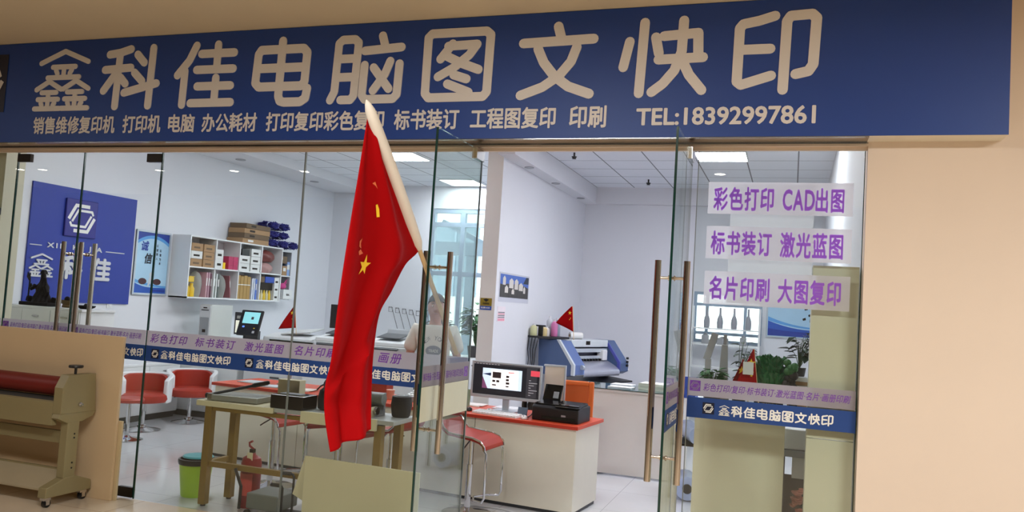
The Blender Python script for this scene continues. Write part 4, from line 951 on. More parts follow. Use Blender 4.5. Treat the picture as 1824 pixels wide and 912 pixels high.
band(lambda x: .05, lambda x: .13+.10*(1-x)**2+.04*x, W3, .0125); band(lambda x: .13+.10*(1-x)**2+.04*x, lambda x: .17+.26*(1-x)**2+.06*x, W1, .0127); band(lambda x: .25+.18*(1-x)**2, lambda x: .29+.24*(1-x)**2, W2, .0129)
for a, z in ((.75,.75),(.83,.6),(.72,.5)): P([(a,z),(a+.06,z+.03),(a+.07,z-.03),(a+.01,z-.05)], DARKM, .013)
P([(.88,.8),(.895,.8),(.875,.42),(.86,.42)], DARKM, .013)
# the rack of bottles before the back window
t = thing('display_rack', 'white two-level display rack in front of the right back window', 'rack', (-.92, 7.2, 0))
for x in (-.48, .48):
    for y in (-.11, .11): B(x-.012, y-.012, 0, x+.012, y+.012, 1.9).build('post', WHITEC, t)
for z in (.5, 1.0, 1.33, 1.565): B(-.47, -.12, z, .47, .12, z+.018).build('shelf', WHITEC, t)
t0 = None
for k, x in enumerate((-1.19, -1.0, -.80, -.60)):
    lab = 'grey glass bottle on the top shelf of the display rack, %s from the left' % ('first', 'second', 'third', 'fourth')[k]
    if t0 is None:
        t0 = thing('bottle', lab, 'bottle', (x, 7.2, 1.5845), 0, 'bottles on the display rack')
        MB().lathe([(.038,0),(.042,.01),(.046,.09),(.04,.14),(.018,.20),(.014,.28)], n=18).build('body', mat('smoked_glass', (150, 152, 160), .3), t0, smooth=True)
        MB().cyl((0,0,.28),(0,0,.305),.015,n=12).build('cap', GREYP, t0)
    else: dup(t0, (x, 7.2, 1.5845), 0, lab)
for x, h, w_, lab in ((-1.2,.16,.10,'grey ornament box at the left of the lower rack shelf'), (-.95,.12,.16,'low grey ornament box in the middle of the lower rack shelf'), (-.66,.15,.09,'grey ornament box at the right of the lower rack shelf')):
    t = thing('ornament_box', lab, 'ornament', (x, 7.2, 1.3485)); B(-w_/2,-.06,0,w_/2,.06,h*.8).build('body', GREYP, t, bevel=.004); MB().lathe([(w_*.4,h*.8),(w_*.2,h*.95),(.01,h)], n=12).build('lid', GREYP, t)

# ================================================================== ON AND BEHIND THE RIGHT PANE
t = tag(B(-.40, .10, 1.83, .104, .1025, 2.60).build('white_paper_sheet', PAPERW), 'large white paper sheet hung behind the white film strips', 'paper')
t = thing('cabinet', 'low cream cabinet standing behind the blue band of the right pane', 'cabinet', (-.30, .42, 0))
B(-.295, 0, .0, .285, .02, 1.10).build('back_panel', CREAMW, t, bevel=.002); B(-.295, .021, 0, -.275, .40, 1.10).build('side_panel', CREAMW, t); B(.265, .021, 0, .285, .40, 1.10).build('side_panel', CREAMW, t)
B(-.30, -.005, 1.101, .29, .41, 1.122).build('top_board', CREAMW, t, bevel=.002)
t = thing('cabinet', 'tall narrow cream cabinet against the right end of the right pane', 'cabinet', (.245, .13, 0))
B(-.133, 0, .0, .135, .02, 1.025).build('lower_panel', CREAMW, t); B(-.133, 0, 1.029, .135, .02, 2.09).build('upper_panel', CREAMW, t)
B(-.133, .021, 0, -.115, .30, 2.09).build('side_panel', CREAMW, t); B(.117, .021, 0, .135, .30, 2.09).build('side_panel', CREAMW, t)
KT = 1.1225; KY = .62
def leafy(name, label, loc, h, spread, n, lw, m, pot=None, cat='plant', lean=0, stemr=.003, group=None):
    t = thing(name, label, cat, loc)
    pr = pot or .05
    MB().lathe([(pr*.75,0),(pr*.8,.004),(pr,pr*1.3),(pr*1.04,pr*1.35),(pr*.9,pr*1.3),(.002,pr*1.2)], n=18).build('pot', mat('dark_pot', (60, 56, 54), .5), t, smooth=True)
    rg = random.Random(len(label)*7+n); st = MB(); lf = MB()
    for k in range(n):
        a = rg.uniform(0, 2*PI); rr = spread*rg.uniform(.25, 1); z = h*rg.uniform(.45, 1.0)
        p0 = Vector((0,0,pr*1.2)); p1 = Vector((rr*.4*math.cos(a)+lean*.3, rr*.4*math.sin(a), pr*1.2+(z-pr*1.2)*.65)); p2 = Vector((rr*math.cos(a)+lean, rr*math.sin(a), z))
        st.tube([p0, p1, p2], [stemr, stemr*.8, stemr*.5], 5)
        for q in ((p1+p2)/2, p2):
            b = a+rg.uniform(-.8,.8); L = lw*rg.uniform(.8,1.5); d = Vector((math.cos(b), math.sin(b), rg.uniform(-.5,.5))).normalized(); sd = d.cross(Vector((0,0,1))).normalized(); up = sd.cross(d)
            q = q.copy(); w_ = L*.28
            lf.add([q, q+d*L*.35+sd*w_+up*.1*L, q+d*L*.35-sd*w_+up*.1*L, q+d*L*.45-up*.04*L, q+d*L*.75+sd*w_*.6, q+d*L*.75-sd*w_*.6, q+d*L-up*.12*L], [(0,3,1),(0,2,3),(1,3,4),(2,5,3),(3,6,4),(3,5,6)])
    st.build('stems', mat('stem_green', (70, 92, 56), .6), t); lf.build('foliage', m, t, smooth=False, fixn=False)
    return t
leafy('potted_plant', 'low grassy green plant at the left end of the cream cabinet', (-.50, KY-.08, KT), .25, .075, 60, .05, LEAF, .055)
leafy('potted_plant', 'dark leafed twining plant behind the two crossed red flags', (-.335, KY+.15, KT), .46, .06, 16, .05, LEAFD, .05, lean=.03)
leafy('potted_plant', 'dark green plant half hidden by the tall cream cabinet', (.06, KY+.10, KT+.24), .30, .09, 30, .07, LEAFD, .045, lean=.03)
t = thing('book_stack', 'stack of white and tan books beneath the half hidden plant', 'books', (.065, KY+.09, KT))
for k in range(9): B(-.08+.004*(k % 3), -.07, .0262*k, .06, .07, .0262*k+.0245).build('book', [WBOX, KRAFT, WBOX][k % 3], t)
t = thing('tablet_stand', 'grey tablet leaning on a stand above the grassy plant', 'stand', (-.555, KY+.13, KT))
MB().obox((.015,0,.40),(.05,.012,.20),(0,R(16),0)).build('plate', GREYP, t, bevel=.003); B(-.02,-.02,0,.02,.02,.31).build('post', GREYP, t); B(-.04,-.04,0,.04,.04,.012).build('base', GREYP, t)
t = thing('tower_ornament', 'slim grey tower ornament beside the leaning tablet', 'ornament', (-.44, KY+.10, KT))
MB().prism([(-.045,0),(.045,0),(.03,.12),(.022,.33),(.018,.42),(-.022,.42),(-.03,.30),(-.034,.12)], -.02, .02, 'y').build('body', GREYP, t, bevel=.004); B(-.012,-.012,.42,.012,.012,.49).build('top', GREYP, t)
small_flag('hand_flag', (-.305, KY-.03, KT), R(8), .335, 'lower left one of two small red flags before the jade cabbage', .15)
small_flag('hand_flag', (-.235, KY-.09, KT), R(-4), .41, 'upper right one of two small red flags, with a white tag', .17)
t = tag(B(-.30, KY-.140, 1.36, -.232, KY-.1385, 1.445).build('paper_tag', WBOX), 'white paper tag hanging before the upper right small flag', 'tag')
def jade():
    t = thing('jade_cabbage', 'green jade cabbage ornament on a black base with gold writing', 'ornament', (-.125, KY+.03, KT))
    B(-.10, -.05, 0, .09, .06, .07).build('base', mat('black_wood', (26, 22, 22), .35), t, bevel=.01)
    b = MB()
    place2d('lettering', text_geo('招财进宝', .03, 0, 1.3), mat('gold_letter', (190, 150, 70), .4, .5), t, (-.05, -.0508, .022), XX, ZZ, .11, .026)
    def stalk(u, v):
        a = 2*PI*u; r = (.035+.055*math.sin(PI*min(1, v*.8+.1)))*(1+.06*math.sin(7*a)); return (r*math.cos(a), .75*r*math.sin(a), .068+.13*v)
    MB().grid(stalk, 40, 10).build('pale_stalk', mat('jade_pale', (188, 206, 168), .25), t, smooth=True)
    lf = MB(); rg = random.Random(4)
    for k in range(22):
        a = 2*PI*k/22; ring = k % 3; r0 = .04+.016*ring; zt = .395-.05*ring+rg.uniform(-.012,.012)
        def leafs(u, v, a=a, r0=r0, zt=zt):
            w_ = .050*(math.sqrt(max(0.02, 1-((v-.55)/.46)**2)) if v > .55 else .55+.45*v/.55); s = (u-.5)*2*w_
            r = r0+.055*v**1.4+.010*math.sin(6*u*PI+8*v); z = .13+(zt-.13)*v - .03*max(0, v-.75)*4*(1) + .008*math.sin(9*u*PI)
            return (r*math.cos(a)-s*math.sin(a), .8*(r*math.sin(a)+s*math.cos(a)), z)
        lf.grid(leafs, 8, 8)
    lf.build('leaves', mat('jade_green', (44, 112, 66), .22, noise=.25, nscale=12), t, smooth=True, fixn=False)
jade()
t = thing('rock_ornament', 'dark carved rock ornament with green top next to the jade cabbage', 'ornament', (.005, KY-.06, KT))
rk = MB(); rg = random.Random(9)
for k in range(12): rk.ball((rg.uniform(-.03,.03), rg.uniform(-.02,.02), .03+.02*k), (rg.uniform(.02,.035),)*3, 8, 6)
rk.build('rock', mat('dark_rock', (44, 38, 36), .6, noise=.3), t); gt = MB()
for k in range(7): gt.ball((rg.uniform(-.03,.03), rg.uniform(-.02,.02), .27+rg.uniform(0,.07)), .026, 8, 6)
gt.build('green_top', LEAF, t)
MB().lathe([(.055,0),(.05,.012)], n=16).build('base', BLACK, t)
# the dark gap between the two cream cabinets
t = thing('shelf_printer', 'white printer on a stand in the gap between the cream cabinets', 'printer', (.06, .99, 0))
B(-.09,-.12,.84,.14,.12,.98).build('body', WBOX, t, bevel=.006); B(-.10,-.14,.79,.15,.14,.835).build('stand_top', GREYP, t); B(-.02,-.1,.64,.09,.1,.79).build('drawer', WBOX, t)
for x in (-.08,.13): B(x-.012,-.12,0,x+.012,.12,.79).build('stand_leg', BLACK, t)
B(-.068,.09,.02,.118,.1,.63).build('rear_sheet', BLACK, t)
t = thing('flower_bouquet', 'pink artificial flowers in a pale vase between the cream cabinets', 'flowers', (.083, .72, 0))
MB().lathe([(.04,0),(.05,.02),(.045,.30),(.05,.42)], n=16).build('vase', mat('pale_vase', (206, 200, 190), .4), t, smooth=True)
fb = MB(); rg = random.Random(3)
for k in range(20): fb.lathe([(.004,0),(.016,.006),(.024,.02),(.018,.024),(.008,.014),(.002,.02)], (rg.uniform(-.03,.03), rg.uniform(-.03,.03), .43+rg.uniform(0,.15)), 9)
fb.build('blossoms', mat('coral_pink', (226, 142, 124), .7, noise=.2, nscale=20), t, smooth=True)
# rack by the doorway
def rack():
    t = thing('storage_rack', 'dark metal rack with white edged shelf seen past the right pull handles', 'rack', (-.86, 2.95, 0))
    for x in (-.18,.18):
        for y in (-.22,.22): B(x-.012,y-.012,0,x+.012,y+.012,1.0).build('post', DARKM, t)
    for z in (.5, .93): B(-.19,-.23,z,.19,.23,z+.02).build('shelf', WHITEC if z > .8 else DARKM, t)
rack()
for k, (x, y, z, lab) in enumerate(((-.93, 2.86, .9505, 'blue plastic crate on the rack beside the right pull handles, lower of two'), (-.93, 2.86, 1.0465, 'blue plastic crate on top of the other blue crate by the right pull handles'))):
    t = thing('plastic_crate', lab, 'crate', (x, y, z), 0, 'blue crates on the rack'); b = MB()
    b.box(-.09,-.12,0,.09,.12,.012); b.box(-.09,-.12,.012,.09,-.112,.09); b.box(-.09,.112,.012,.09,.12,.09); b.box(-.09,-.112,.012,-.082,.112,.09); b.box(.082,-.112,.012,.09,.112,.09)
    b.build('shell', BLUEM, t); B(-.095,-.126,.082,.095,-.1205,.092).build('rim', BLUEM, t)
t = thing('wrapped_roll', 'roll in clear bluish plastic wrap lying on the rack by the doorway', 'roll', (-.88, 2.93, .5205), R(20))
MB().tube([(-.0,-.26,.09),(-.0,-.1,.10),(0,.1,.10),(0,.26,.09)], [.085,.095,.095,.085], 16).build('wrap', mat('blue_wrap', (176, 190, 222), .25), t, smooth=True); MB().cyl((0,-.275,.09),(0,-.255,.09),.035,n=14).build('core', BLACK, t)
t = thing('wrapped_roll', 'lower wrapped roll standing on the floor under the rack by the doorway', 'roll', (-.90, 2.84, 0), R(10))
MB().tube([(0,-.2,.12),(0,0,.13),(0,.2,.12)], [.11,.125,.11], 16).build('wrap', mat('blue_wrap', (176,190,222), .25), t, smooth=True); MB().cyl((0,-.215,.12),(0,-.195,.12),.045,n=14).build('core', BLACK, t)

# ================================================================== LEFT ROOM
WB = mat('wall_sign_blue', (34, 54, 150), .45, noise=.03)
t = thing('wall_sign', 'big blue wall sign with hexagon logo and white Chinese name', 'sign', (XL, 1.35, 1.45))
YY = (0,1,0)
pn = B(.001, 0, 0, .02, 1.49, 1.30).build('panel', WB, t)
pl = B(.0205, .43, .75, .045, .87, 1.18).build('logo_plate', mat('logo_indigo', (46, 44, 132), .35), t, bevel=.008)
m = MB(); logo_geo(m, (.0455, .65, .965), YY, ZZ, .30, .001); m.build('logo_mark', WTXT, pl, fixn=False)
for ch, y0, w_ in (('鑫', .03, .31), ('科', .44, .29), ('佳', .86, .28)):
    stroke_mesh(ch, (.021, y0, .27), YY, ZZ, w_, .26, .012, .9 if ch == '鑫' else 1.25).build('character', mat('sign_silver', (206, 206, 210), .4), t)
SV = mat('sign_silver', (206,206,210), .4)
place2d('lettering', text_geo('XIN KE JIA', .03, 0, 1.35), SV, t, (.021, .24, .585), YY, ZZ, .76, .07, .006)
for y0, y1 in ((.02, .17), (1.06, 1.35)): B(.0205, y0, .612, .028, y1, .622).build('rule_line', SV, t)
t, s, P, band, U, N = wave_poster('framed_poster', 'framed pale blue poster with calligraphy between blue sign and shelf', (XL, 2.885, 1.575), YY, .60, .82)
band(lambda x: .93-.10*(2*x-1)**2*1.2, lambda x: .97, W3, .0125); band(lambda x: .88-.12*(2*x-1)**2, lambda x: .93-.12*(2*x-1)**2, W2, .0127)
band(lambda x: .03, lambda x: .12+.08*(2*x-1)**2 if x < .5 else .12, W1, .0125); band(lambda x: .12+.08*(1-x)**2, lambda x: .15+.10*(1-x)**2, W2, .0127)
B(.0128, .33, .045, .0132, .57, .075).build('caption_strip', W3, s)
for k, (ch, y0, z0, sz, mm) in enumerate((('诚', .10, .56, .12, W3), ('信', .17, .40, .13, mat('ink_black', (24,24,40), .5)))):
    place2d('lettering', text_geo(ch, .03, .15), mm, s, (.0135, y0, z0), YY, ZZ, sz, sz)
for y0, z0, n in ((.36, .62, '以诚待人'), (.42, .56, '以信为本')):
    for i, ch in enumerate(n): place2d('lettering', text_geo(ch, .03), mat('ink_black', (24,24,40), .5), s, (.0135, y0, z0-.055*i), YY, ZZ, .03, .035)
P([(.50+.05*math.cos(a*PI/6), .32+.037*math.sin(a*PI/6)) for a in range(12)], mat('figure_grey', (206,210,216), .5), .0135)
P([(.46,.28),(.54,.28),(.56,.14),(.52,.13),(.50,.20),(.46,.13),(.42,.14)], mat('figure_grey', (206,210,216), .5), .0134)
for cx in (.27,.69): P([(cx+.12*math.cos(a*PI/6), .21+.05*math.sin(a*PI/6)) for a in range(12)], mat('figure_bag', (74,38,44), .5), .0136)
t = thing('light_switch', 'small white wall socket under the right edge of the blue sign', 'switch', (XL, 2.52, 1.40)); B(.0,0,0,.008,.08,.08).build('plate', WHITEC, t); B(.0085,.02,.02,.012,.06,.06).build('rocker', WHITEC, t)

def cabinet_row(name, label, x0, x1, y0, y1, h, nd, front='x'):
    t = thing(name, label, 'cabinet', ((x0+x1)/2, (y0+y1)/2, 0)); ax, ay = (x1-x0)/2, (y1-y0)/2
    B(-ax, -ay, .08, ax, ay, h-.025).build('body', WHITEC, t); B(-ax-.0, -ay-.0, h-.024, ax+.012, ay, h).build('top_board', WHITEC, t, bevel=.002)
    B(-ax+.02, -ay+.02, 0, ax-.03, ay-.01, .079).build('plinth', mat('dark_kick', (58,58,62), .5), t)
    for k in range(nd):
        if front == 'x': d = B(ax+.001, -ay+2*ay*k/nd+.004, .09, ax+.016, -ay+2*ay*(k+1)/nd-.004, h-.03).build('door', WHITEC, t, bevel=.002); B(ax+.017, -ay+2*ay*(k+.5)/nd-.04, h-.1, ax+.027, -ay+2*ay*(k+.5)/nd+.04, h-.088).build('handle', STEEL, d)
        else: d = B(-ax+2*ax*k/nd+.004, -ay-.016, .09, -ax+2*ax*(k+1)/nd-.004, -ay-.001, h-.03).build('door', WHITEC, t, bevel=.002); B(-ax+2*ax*(k+.5)/nd-.04, -ay-.027, h-.1, -ax+2*ax*(k+.5)/nd+.04, -ay-.017, h-.088).build('handle', STEEL, d)
    return t
cabinet_row('cabinet', 'tall white cabinet carrying the dark carved ornament by the front glass', -7.74, -6.62, 1.02, 1.45, 1.424, 3, 'y')
cabinet_row('cabinet', 'low white cabinets along the left wall behind the tub chairs', -7.785, -7.64, 1.48, 3.68, .71, 4, 'x')
cabinet_row('cabinet', 'white cabinet under the beige computer tower', -7.78, -6.80, 3.80, 4.5, 1.05, 2, 'y')
cabinet_row('cabinet', 'white back cabinet carrying copiers behind the red desk', -5.70, -4.20, 3.60, 4.3, 1.0, 3, 'y')
DW = mat('dark_carving', (24, 18, 17), .6, spec=.15, noise=.3, nscale=14)
def statue():
    t = thing('carved_ornament', 'dark carved wooden figure group on the tall white cabinet', 'ornament', (-7.36, 1.2, 1.4255))
    b = MB(); rg = random.Random(5)
    def robe(u, v):      # seated robed figure
        a = 2*PI*u; r = (.115-.085*v**.8)*(1+.10*math.sin(5*a+3*v)+.07*math.sin(9*a-11*v))+.018*math.exp(-((v-.62)*9)**2)
        return (.02+r*math.cos(a), .62*r*math.sin(a), .036+.25*v)
    b.grid(robe, 40, 26); b.ball((.02,-.005,.305), (.027,.027,.036), 12, 8); b.ball((.02,-.02,.283), (.014,.012,.03), 8, 6)
    b.prism([(-.012,.325),(.052,.325),(.044,.352),(.02,.372),(-.004,.352)], -.022, .018, 'y')
    b.tube([(.09,-.03,.20),(.12,-.035,.14),(.10,-.05,.10)], [.028,.024,.014], 8); b.tube([(-.05,-.03,.20),(-.09,-.035,.17),(-.11,-.04,.22)], [.028,.022,.014], 8)
    b.tube([(-.13,-.035,.037),(-.125,-.035,.24),(-.13,-.035,.33)], [.008,.008,.004], 6); b.add([(-.13,-.035,.24),(-.175,-.033,.29),(-.165,-.036,.345),(-.13,-.037,.31)], [(0,1,2,3)])
    for k in range(9): b.obox((rg.uniform(-.15,.15), rg.uniform(-.03,.05), .062), (rg.uniform(.04,.07), .05, .05), (rg.uniform(-.3,.3), rg.uniform(-.3,.3), rg.uniform(0,3)))
    b.build('carving', DW, t); B(-.19,-.09,0,.19,.09,.035).build('base', DW, t, bevel=.006)
statue()
t = thing('ship_ornament', 'bronze boat shaped ornament right of the carved figure group', 'ornament', (-7.0, 1.2, 1.4255))
MB().lathe([(.05,0),(.06,.01),(.05,.03),(.10,.06),(.13,.075),(.11,.07),(.02,.05)], n=22, sy=.5).build('hull', mat('antique_bronze', (104, 82, 48), .35, .6), t, smooth=True); MB().ball((0,0,.085),(.03,.025,.03)).build('crest', DW, t)
t = thing('ship_ornament', 'low dark tray ornament at the right end of the tall white cabinet', 'ornament', (-6.75, 1.2, 1.4255))
MB().lathe([(.06,0),(.11,.02),(.12,.035),(.1,.03),(.02,.012)], n=20, sy=.5).build('dish', DW, t, smooth=True); MB().ball((0,0,.035),(.02,.02,.02)).build('knob', DW, t)
t = thing('computer_tower', 'beige computer tower standing on the white cabinet below the shelf', 'computer', (-7.42, 4.06, 1.0505))
B(-.09,-.22,0,.09,.22,.44).build('case', mat('pc_beige', (196, 198, 194), .45), t, bevel=.006); fp = B(-.088,-.235,.01,.088,-.221,.43).build('front_bezel', LGREY, t, bevel=.005)
B(-.06,-.239,.36,.06,-.2355,.372).build('drive_slot', BLACK, fp); B(-.03,-.239,.39,.03,-.2355,.405).build('badge', DARKM, fp); B(-.07,-.2395,.03,.07,-.2355,.27).build('lower_door', GREYP, fp, bevel=.004); B(-.02,-.243,.07,.03,-.2398,.11).build('vent', DARKM, fp)
CP = mat('copier_grey', (190, 192, 192), .5); CPD = mat('copier_dark', (62, 64, 68), .5)
def copier():
    t = thing('photocopier', 'grey photocopier with tilted touch panel below the wall shelf', 'copier', (-6.15, 4.02, 0))
    B(-.50,-.32,.05,.45,.32,.86).build('body', CP, t, bevel=.01); B(-.50,-.30,.9,.45,.32,1.06).build('scanner', CP, t, bevel=.01); B(-.45,-.25,.861,.40,.3,.899).build('output_bay', CPD, t)
    MB().prism([(-.28,1.062),(-.26,1.14),(.0,1.19),(.30,1.17),(.30,1.062)], -.28, .43, 'x').build('document_feeder', LGREY, t, bevel=.01)
    MB().obox((.12,.02,1.22),(.44,.34,.015),(R(8),R(-6),0)).build('feed_tray', CP, t)
    for z in (.1,.3,.5): d = B(-.48,-.335,z,.43,-.322,z+.18).build('paper_drawer', LGREY, t, bevel=.003); B(-.08,-.345,z+.12,.05,-.336,z+.14).build('handle', CPD, d)
    p = MB().obox((-.38,-.42,1.30),(.33,.03,.34),(R(-18),0,0)).build('control_panel', BLACK, t, bevel=.02)
    c = Vector((-.38,-.42,1.30)); rm = Matrix.Rotation(R(-18),3,'X')
    def on(x, z, w_, h, m_, nm, d=.017): 
        v = [c+rm@Vector((x+a, -d, z+e)) for a, e in ((-w_/2,-h/2),(w_/2,-h/2),(w_/2,h/2),(-w_/2,h/2))]+[c+rm@Vector((x+a, -d+.0015, z+e)) for a, e in ((-w_/2,-h/2),(w_/2,-h/2),(w_/2,h/2),(-w_/2,h/2))]
        return MB().add(v, [(0,1,2,3),(7,6,5,4),(0,4,5,1),(1,5,6,2),(2,6,7,3),(3,7,4,0)]).build(nm, m_, p)
    on(.01, .065, .24, .15, emis('lcd_teal', (140,206,214), .75), 'screen'); on(-.075,-.055,.03,.02, emis('led_blue', (90,130,255), 1.2), 'indicator'); on(.09,-.12,.035,.03, CP, 'button'); on(.09,-.07,.02,.012, YEL, 'button')
    on(.03,.06,.035,.035, CPD, 'screen_icon', .0185)
    B(-.48,-.36,1.062,-.30,-.30,1.20).build('panel_arm', CPD, t)
copier()
t = thing('wall_monitor', 'dark framed monitor showing a document behind the copier touch panel', 'monitor', (-6.98, 4.12, 1.0505))
B(-.17,-.02,.06,.17,.015,.36).build('bezel', BLACK, t, bevel=.004); sc = B(-.155,-.023,.075,.155,-.0205,.345).build('screen', SCRD, t); B(-.145,-.0245,.085,.14,-.0235,.25).build('screen_picture', emis('scr_page', (226,222,206), .7), sc)
for k in range(3): B(-.13+.09*k,-.0245,.275,-.06+.09*k,-.0235,.315).build('screen_picture', emis('scr_grey', (120,120,116), .5), sc)
B(-.06,-.06,0,.06,.06,.01).build('stand_foot', BLACK, t); B(-.02,-.01,.01,.02,.014,.06).build('stand_neck', BLACK, t)
small_flag('hand_flag', (-5.98, 3.74, 1.19), R(0), .36, 'small red flag on the copier below the wall shelf', .24, -.03)
def copier_two(loc, label, w_=.36):
    t = thing('desktop_copier', label, 'copier', loc)
    B(-w_,-.22,0,w_,.22,.14).build('body', CP, t, bevel=.01); MB().prism([(-.20,.141),(-.19,.19),(.1,.235),(.2,.22),(.2,.141)], -w_+.02, w_-.1, 'x').build('lid', LGREY, t, bevel=.008)
    MB().prism([(-.26,.10),(-.26,.115),(-.16,.15),(-.16,.135)], -w_+.06, w_-.2, 'x').build('front_tray', CPD, t); MB().prism([(-.1,.235),(-.1,.245),(.16,.29),(.16,.28)], -w_+.1, w_-.25, 'x').build('feed_tray', CPD, t)
copier_two((-5.28, 3.84, 1.0005), 'light grey desktop copier left of the flag behind the red desk', .33)
copier_two((-4.56, 3.84, 1.0005), 'light grey desktop copier right of the flag behind the red desk', .33)
t = thing('computer_monitor', 'black monitor high up behind the left edge of the flag', 'monitor', (-5.50, 4.2, 1.0005))
B(-.03,-.02,0,.03,.02,.30).build('stand_neck', BLACK, t); B(-.22,-.03,.29,.22,.01,.60).build('back_shell', BLACK, t, bevel=.005); B(-.1,-.05,0,.1,.05,.012).build('stand_foot', BLACK, t)
t = thing('flatbed_scanner', 'grey blue wide scanner behind the man in the white shirt', 'scanner', (-5.05, 5.1, 0))
B(-.33,-.25,.0,.33,.25,.98).build('cabinet', CPD, t); B(-.36,-.28,.981,.36,.28,1.10).build('bed', mat('scanner_blue', (150, 166, 186), .35, .3), t, bevel=.012); MB().prism([(-.15,1.101),(-.06,1.30),(.24,1.30),(.27,1.101)], -.26, .30, 'x').build('lid', GREYP, t, bevel=.008); B(-.3,-.33,.86,.3,-.27,.95).build('paper_catch', WBOX, t)
t = thing('wire_rack', 'black wire magazine rack on the back wall left of the window', 'rack', (-6.55, YB-.03, 1.18))
for k in range(6):
    x = .13*k; MB().tube([(x,0,.40-.01*k),(x+.07,-.02,.405-.01*k),(x+.24,-.06,.0),(x+.12,-.06,.01)], .0045, 5).build('wire', BLACK, t)
    MB().tube([(x+.005,-.002,.39-.01*k),(x+.08,-.02,.395-.01*k),(x+.09,-.02,.32-.01*k),(x+.01,-.005,.32-.01*k)], .004, 5, closed=True).build('wire_clip', BLACK, t)
leafy('potted_plant', 'bushy plant by the back window right of the man', (-4.60, 6.62, .9), .85, .20, 70, .12, LEAF, .13)
leafy('potted_plant', 'dark spiky plant by the back window behind the wooden pole', (-5.20, 6.62, .9), .72, .15, 34, .13, LEAFD, .12)
cabinet_row('cabinet', 'long white cabinet under the back window with plants on it', -5.6, -4.2, 6.2, 7.0, .8995, 3, 'y')
t = thing('desk_clutter_box', 'blue grey file box on the back cabinet right of the man', 'box', (-4.36, 4.19, 1.0005)); B(-.12,-.1,0,.10,.1,.24).build('body', mat('slate_card', (96,116,136), .6), t, bevel=.003); B(-.125,-.105,.2,.105,.105,.245).build('lid', mat('slate_card', (96,116,136), .6), t)

t = thing('hook_rack', 'small black hook rack on the cream wall end at the far left', 'hook rack', (-6.80, .13, 2.30))
B(-.10,-.012,-.05,.09,-.0005,.01).build('bar', BLACK, t)
for k in range(4): MB().tube([(-.07+.045*k,-.013,.0),(-.07+.045*k,-.02,.035),(-.055+.045*k,-.02,.04),(-.05+.045*k,-.013,.0)], .004, 6).build('hook', BLACK, t)

# ---- wall shelf with its contents
SX0, SX1, SY, SZ0, SZ1 = XL+.002, -7.5, 3.53, 1.565, 2.395
t = thing('wall_shelf', 'white pigeonhole shelf of two rows hung on the left wall', 'shelf', (XL, SY, SZ0)); cw = .515; TH = .018; D = SX1-XL
B(.002,0,0,D,TH,SZ1-SZ0).build('side_panel', WHITEC, t)
for k in range(1, 5): B(.012,cw*k,TH,D,cw*k+TH,SZ1-SZ0-TH).build('divider', WHITEC, t)
for z in (0, (SZ1-SZ0)/2-TH/2, SZ1-SZ0-TH): B(.012,TH if z else 0,z,D,cw*4+TH,z+TH).build('shelf_board', WHITEC, t)
B(.002,TH,TH,.0115,cw*4,SZ1-SZ0-TH).build('back_panel', WHITEC, t)
for z in (.03, .40, .79): B(.002,cw*4+TH+.001,z,D-.12,cw*4+.44,z+.016).build('end_shelf', WHITEC, t)
B(.002,cw*4+.42,.03,D-.12,cw*4+.436,.80).build('end_panel', GREYP, t)
ZT = SZ0+(SZ1-SZ0)/2+TH/2+.0006; ZB = SZ0+TH+.0006
def carton(c, y, z, sx, sy, sz, m, label, mark=True, group='cartons in the wall shelf'):
    """a box on the shelf, its front near the shelf's edge; y measured inside pigeonhole c"""
    x1 = SX1-.015; yy = SY+cw*c+TH+y
    t = thing('carton', label, 'box', (x1-sx/2, yy+sy/2, z), 0, group)
    B(-sx/2,-sy/2,0,sx/2,sy/2,sz).build('box_body', m, t)
    if mark: B(sx/2+.0002,-sy*.3,sz*.3,sx/2+.001,sy*.25,sz*.55).build('printed_mark', DARKM if m is WBOX else DKRAFT, t)
    B(-sx/2,-.012,sz+.0001,sx/2,.012,sz+.0006).build('tape', KRAFT if m is not KRAFT else DKRAFT, t)
for k, (y, n, m, lab) in enumerate(((.03,0,KRAFT,'brown carton, bottom left in the first upper pigeonhole'), (.03,1,WBOX,'white carton between two brown ones in the first upper pigeonhole'), (.03,2,KRAFT,'brown carton on top of the left stack in the first upper pigeonhole'),
     (.27,0,KRAFT,'brown carton at the bottom of the right stack, first upper pigeonhole'), (.27,1,KRAFT,'brown carton in the middle of the right stack, first upper pigeonhole'), (.27,2,KRAFT,'brown carton on top of the right stack, first upper pigeonhole'))):
    carton(0, y, ZT+.104*n, .22, .215, .10, m, lab)
carton(1, .01, ZT, .2, .15, .13, WBOX, 'lower white carton in the second upper pigeonhole'); carton(1, .01, ZT+.1315, .2, .15, .13, WBOX, 'upper white carton in the second upper pigeonhole')
t = thing('tape_roll', 'yellow roll in the second upper pigeonhole', 'roll', (SX1-.08, SY+cw+TH+.22, ZT)); MB().lathe([(.03,0),(.05,0),(.05,.09),(.03,.09)], n=20).build('body', YEL, t, smooth=True); MB().lathe([(.018,.0),(.029,.0),(.029,.088),(.018,.088)], n=20).build('core', KRAFT, t)
MAG = mat('magenta_card', (186, 52, 96), .6)
for k in range(6): carton(1, .285+.105*(k % 2), ZT+.062*(k//2), .18, .10, .06, MAG, 'small magenta box in the second upper pigeonhole, %s of the %s stack' % (('bottom','middle','top')[k//2], ('left','right')[k % 2]), False)
for k, (y, n, lab) in enumerate(((.02,0,'bottom left'),(.02,1,'middle left'),(.27,0,'bottom right'),(.27,1,'middle right'),(.27,2,'top right'))):
    carton(2, y, ZT+.112*n, .22, .22, .108, WBOX, '%s white carton in the third upper pigeonhole' % lab)
carton(2, .05, ZT+.224, .2, .17, .09, BLACK, 'black box on top of the white cartons, third upper pigeonhole', False)
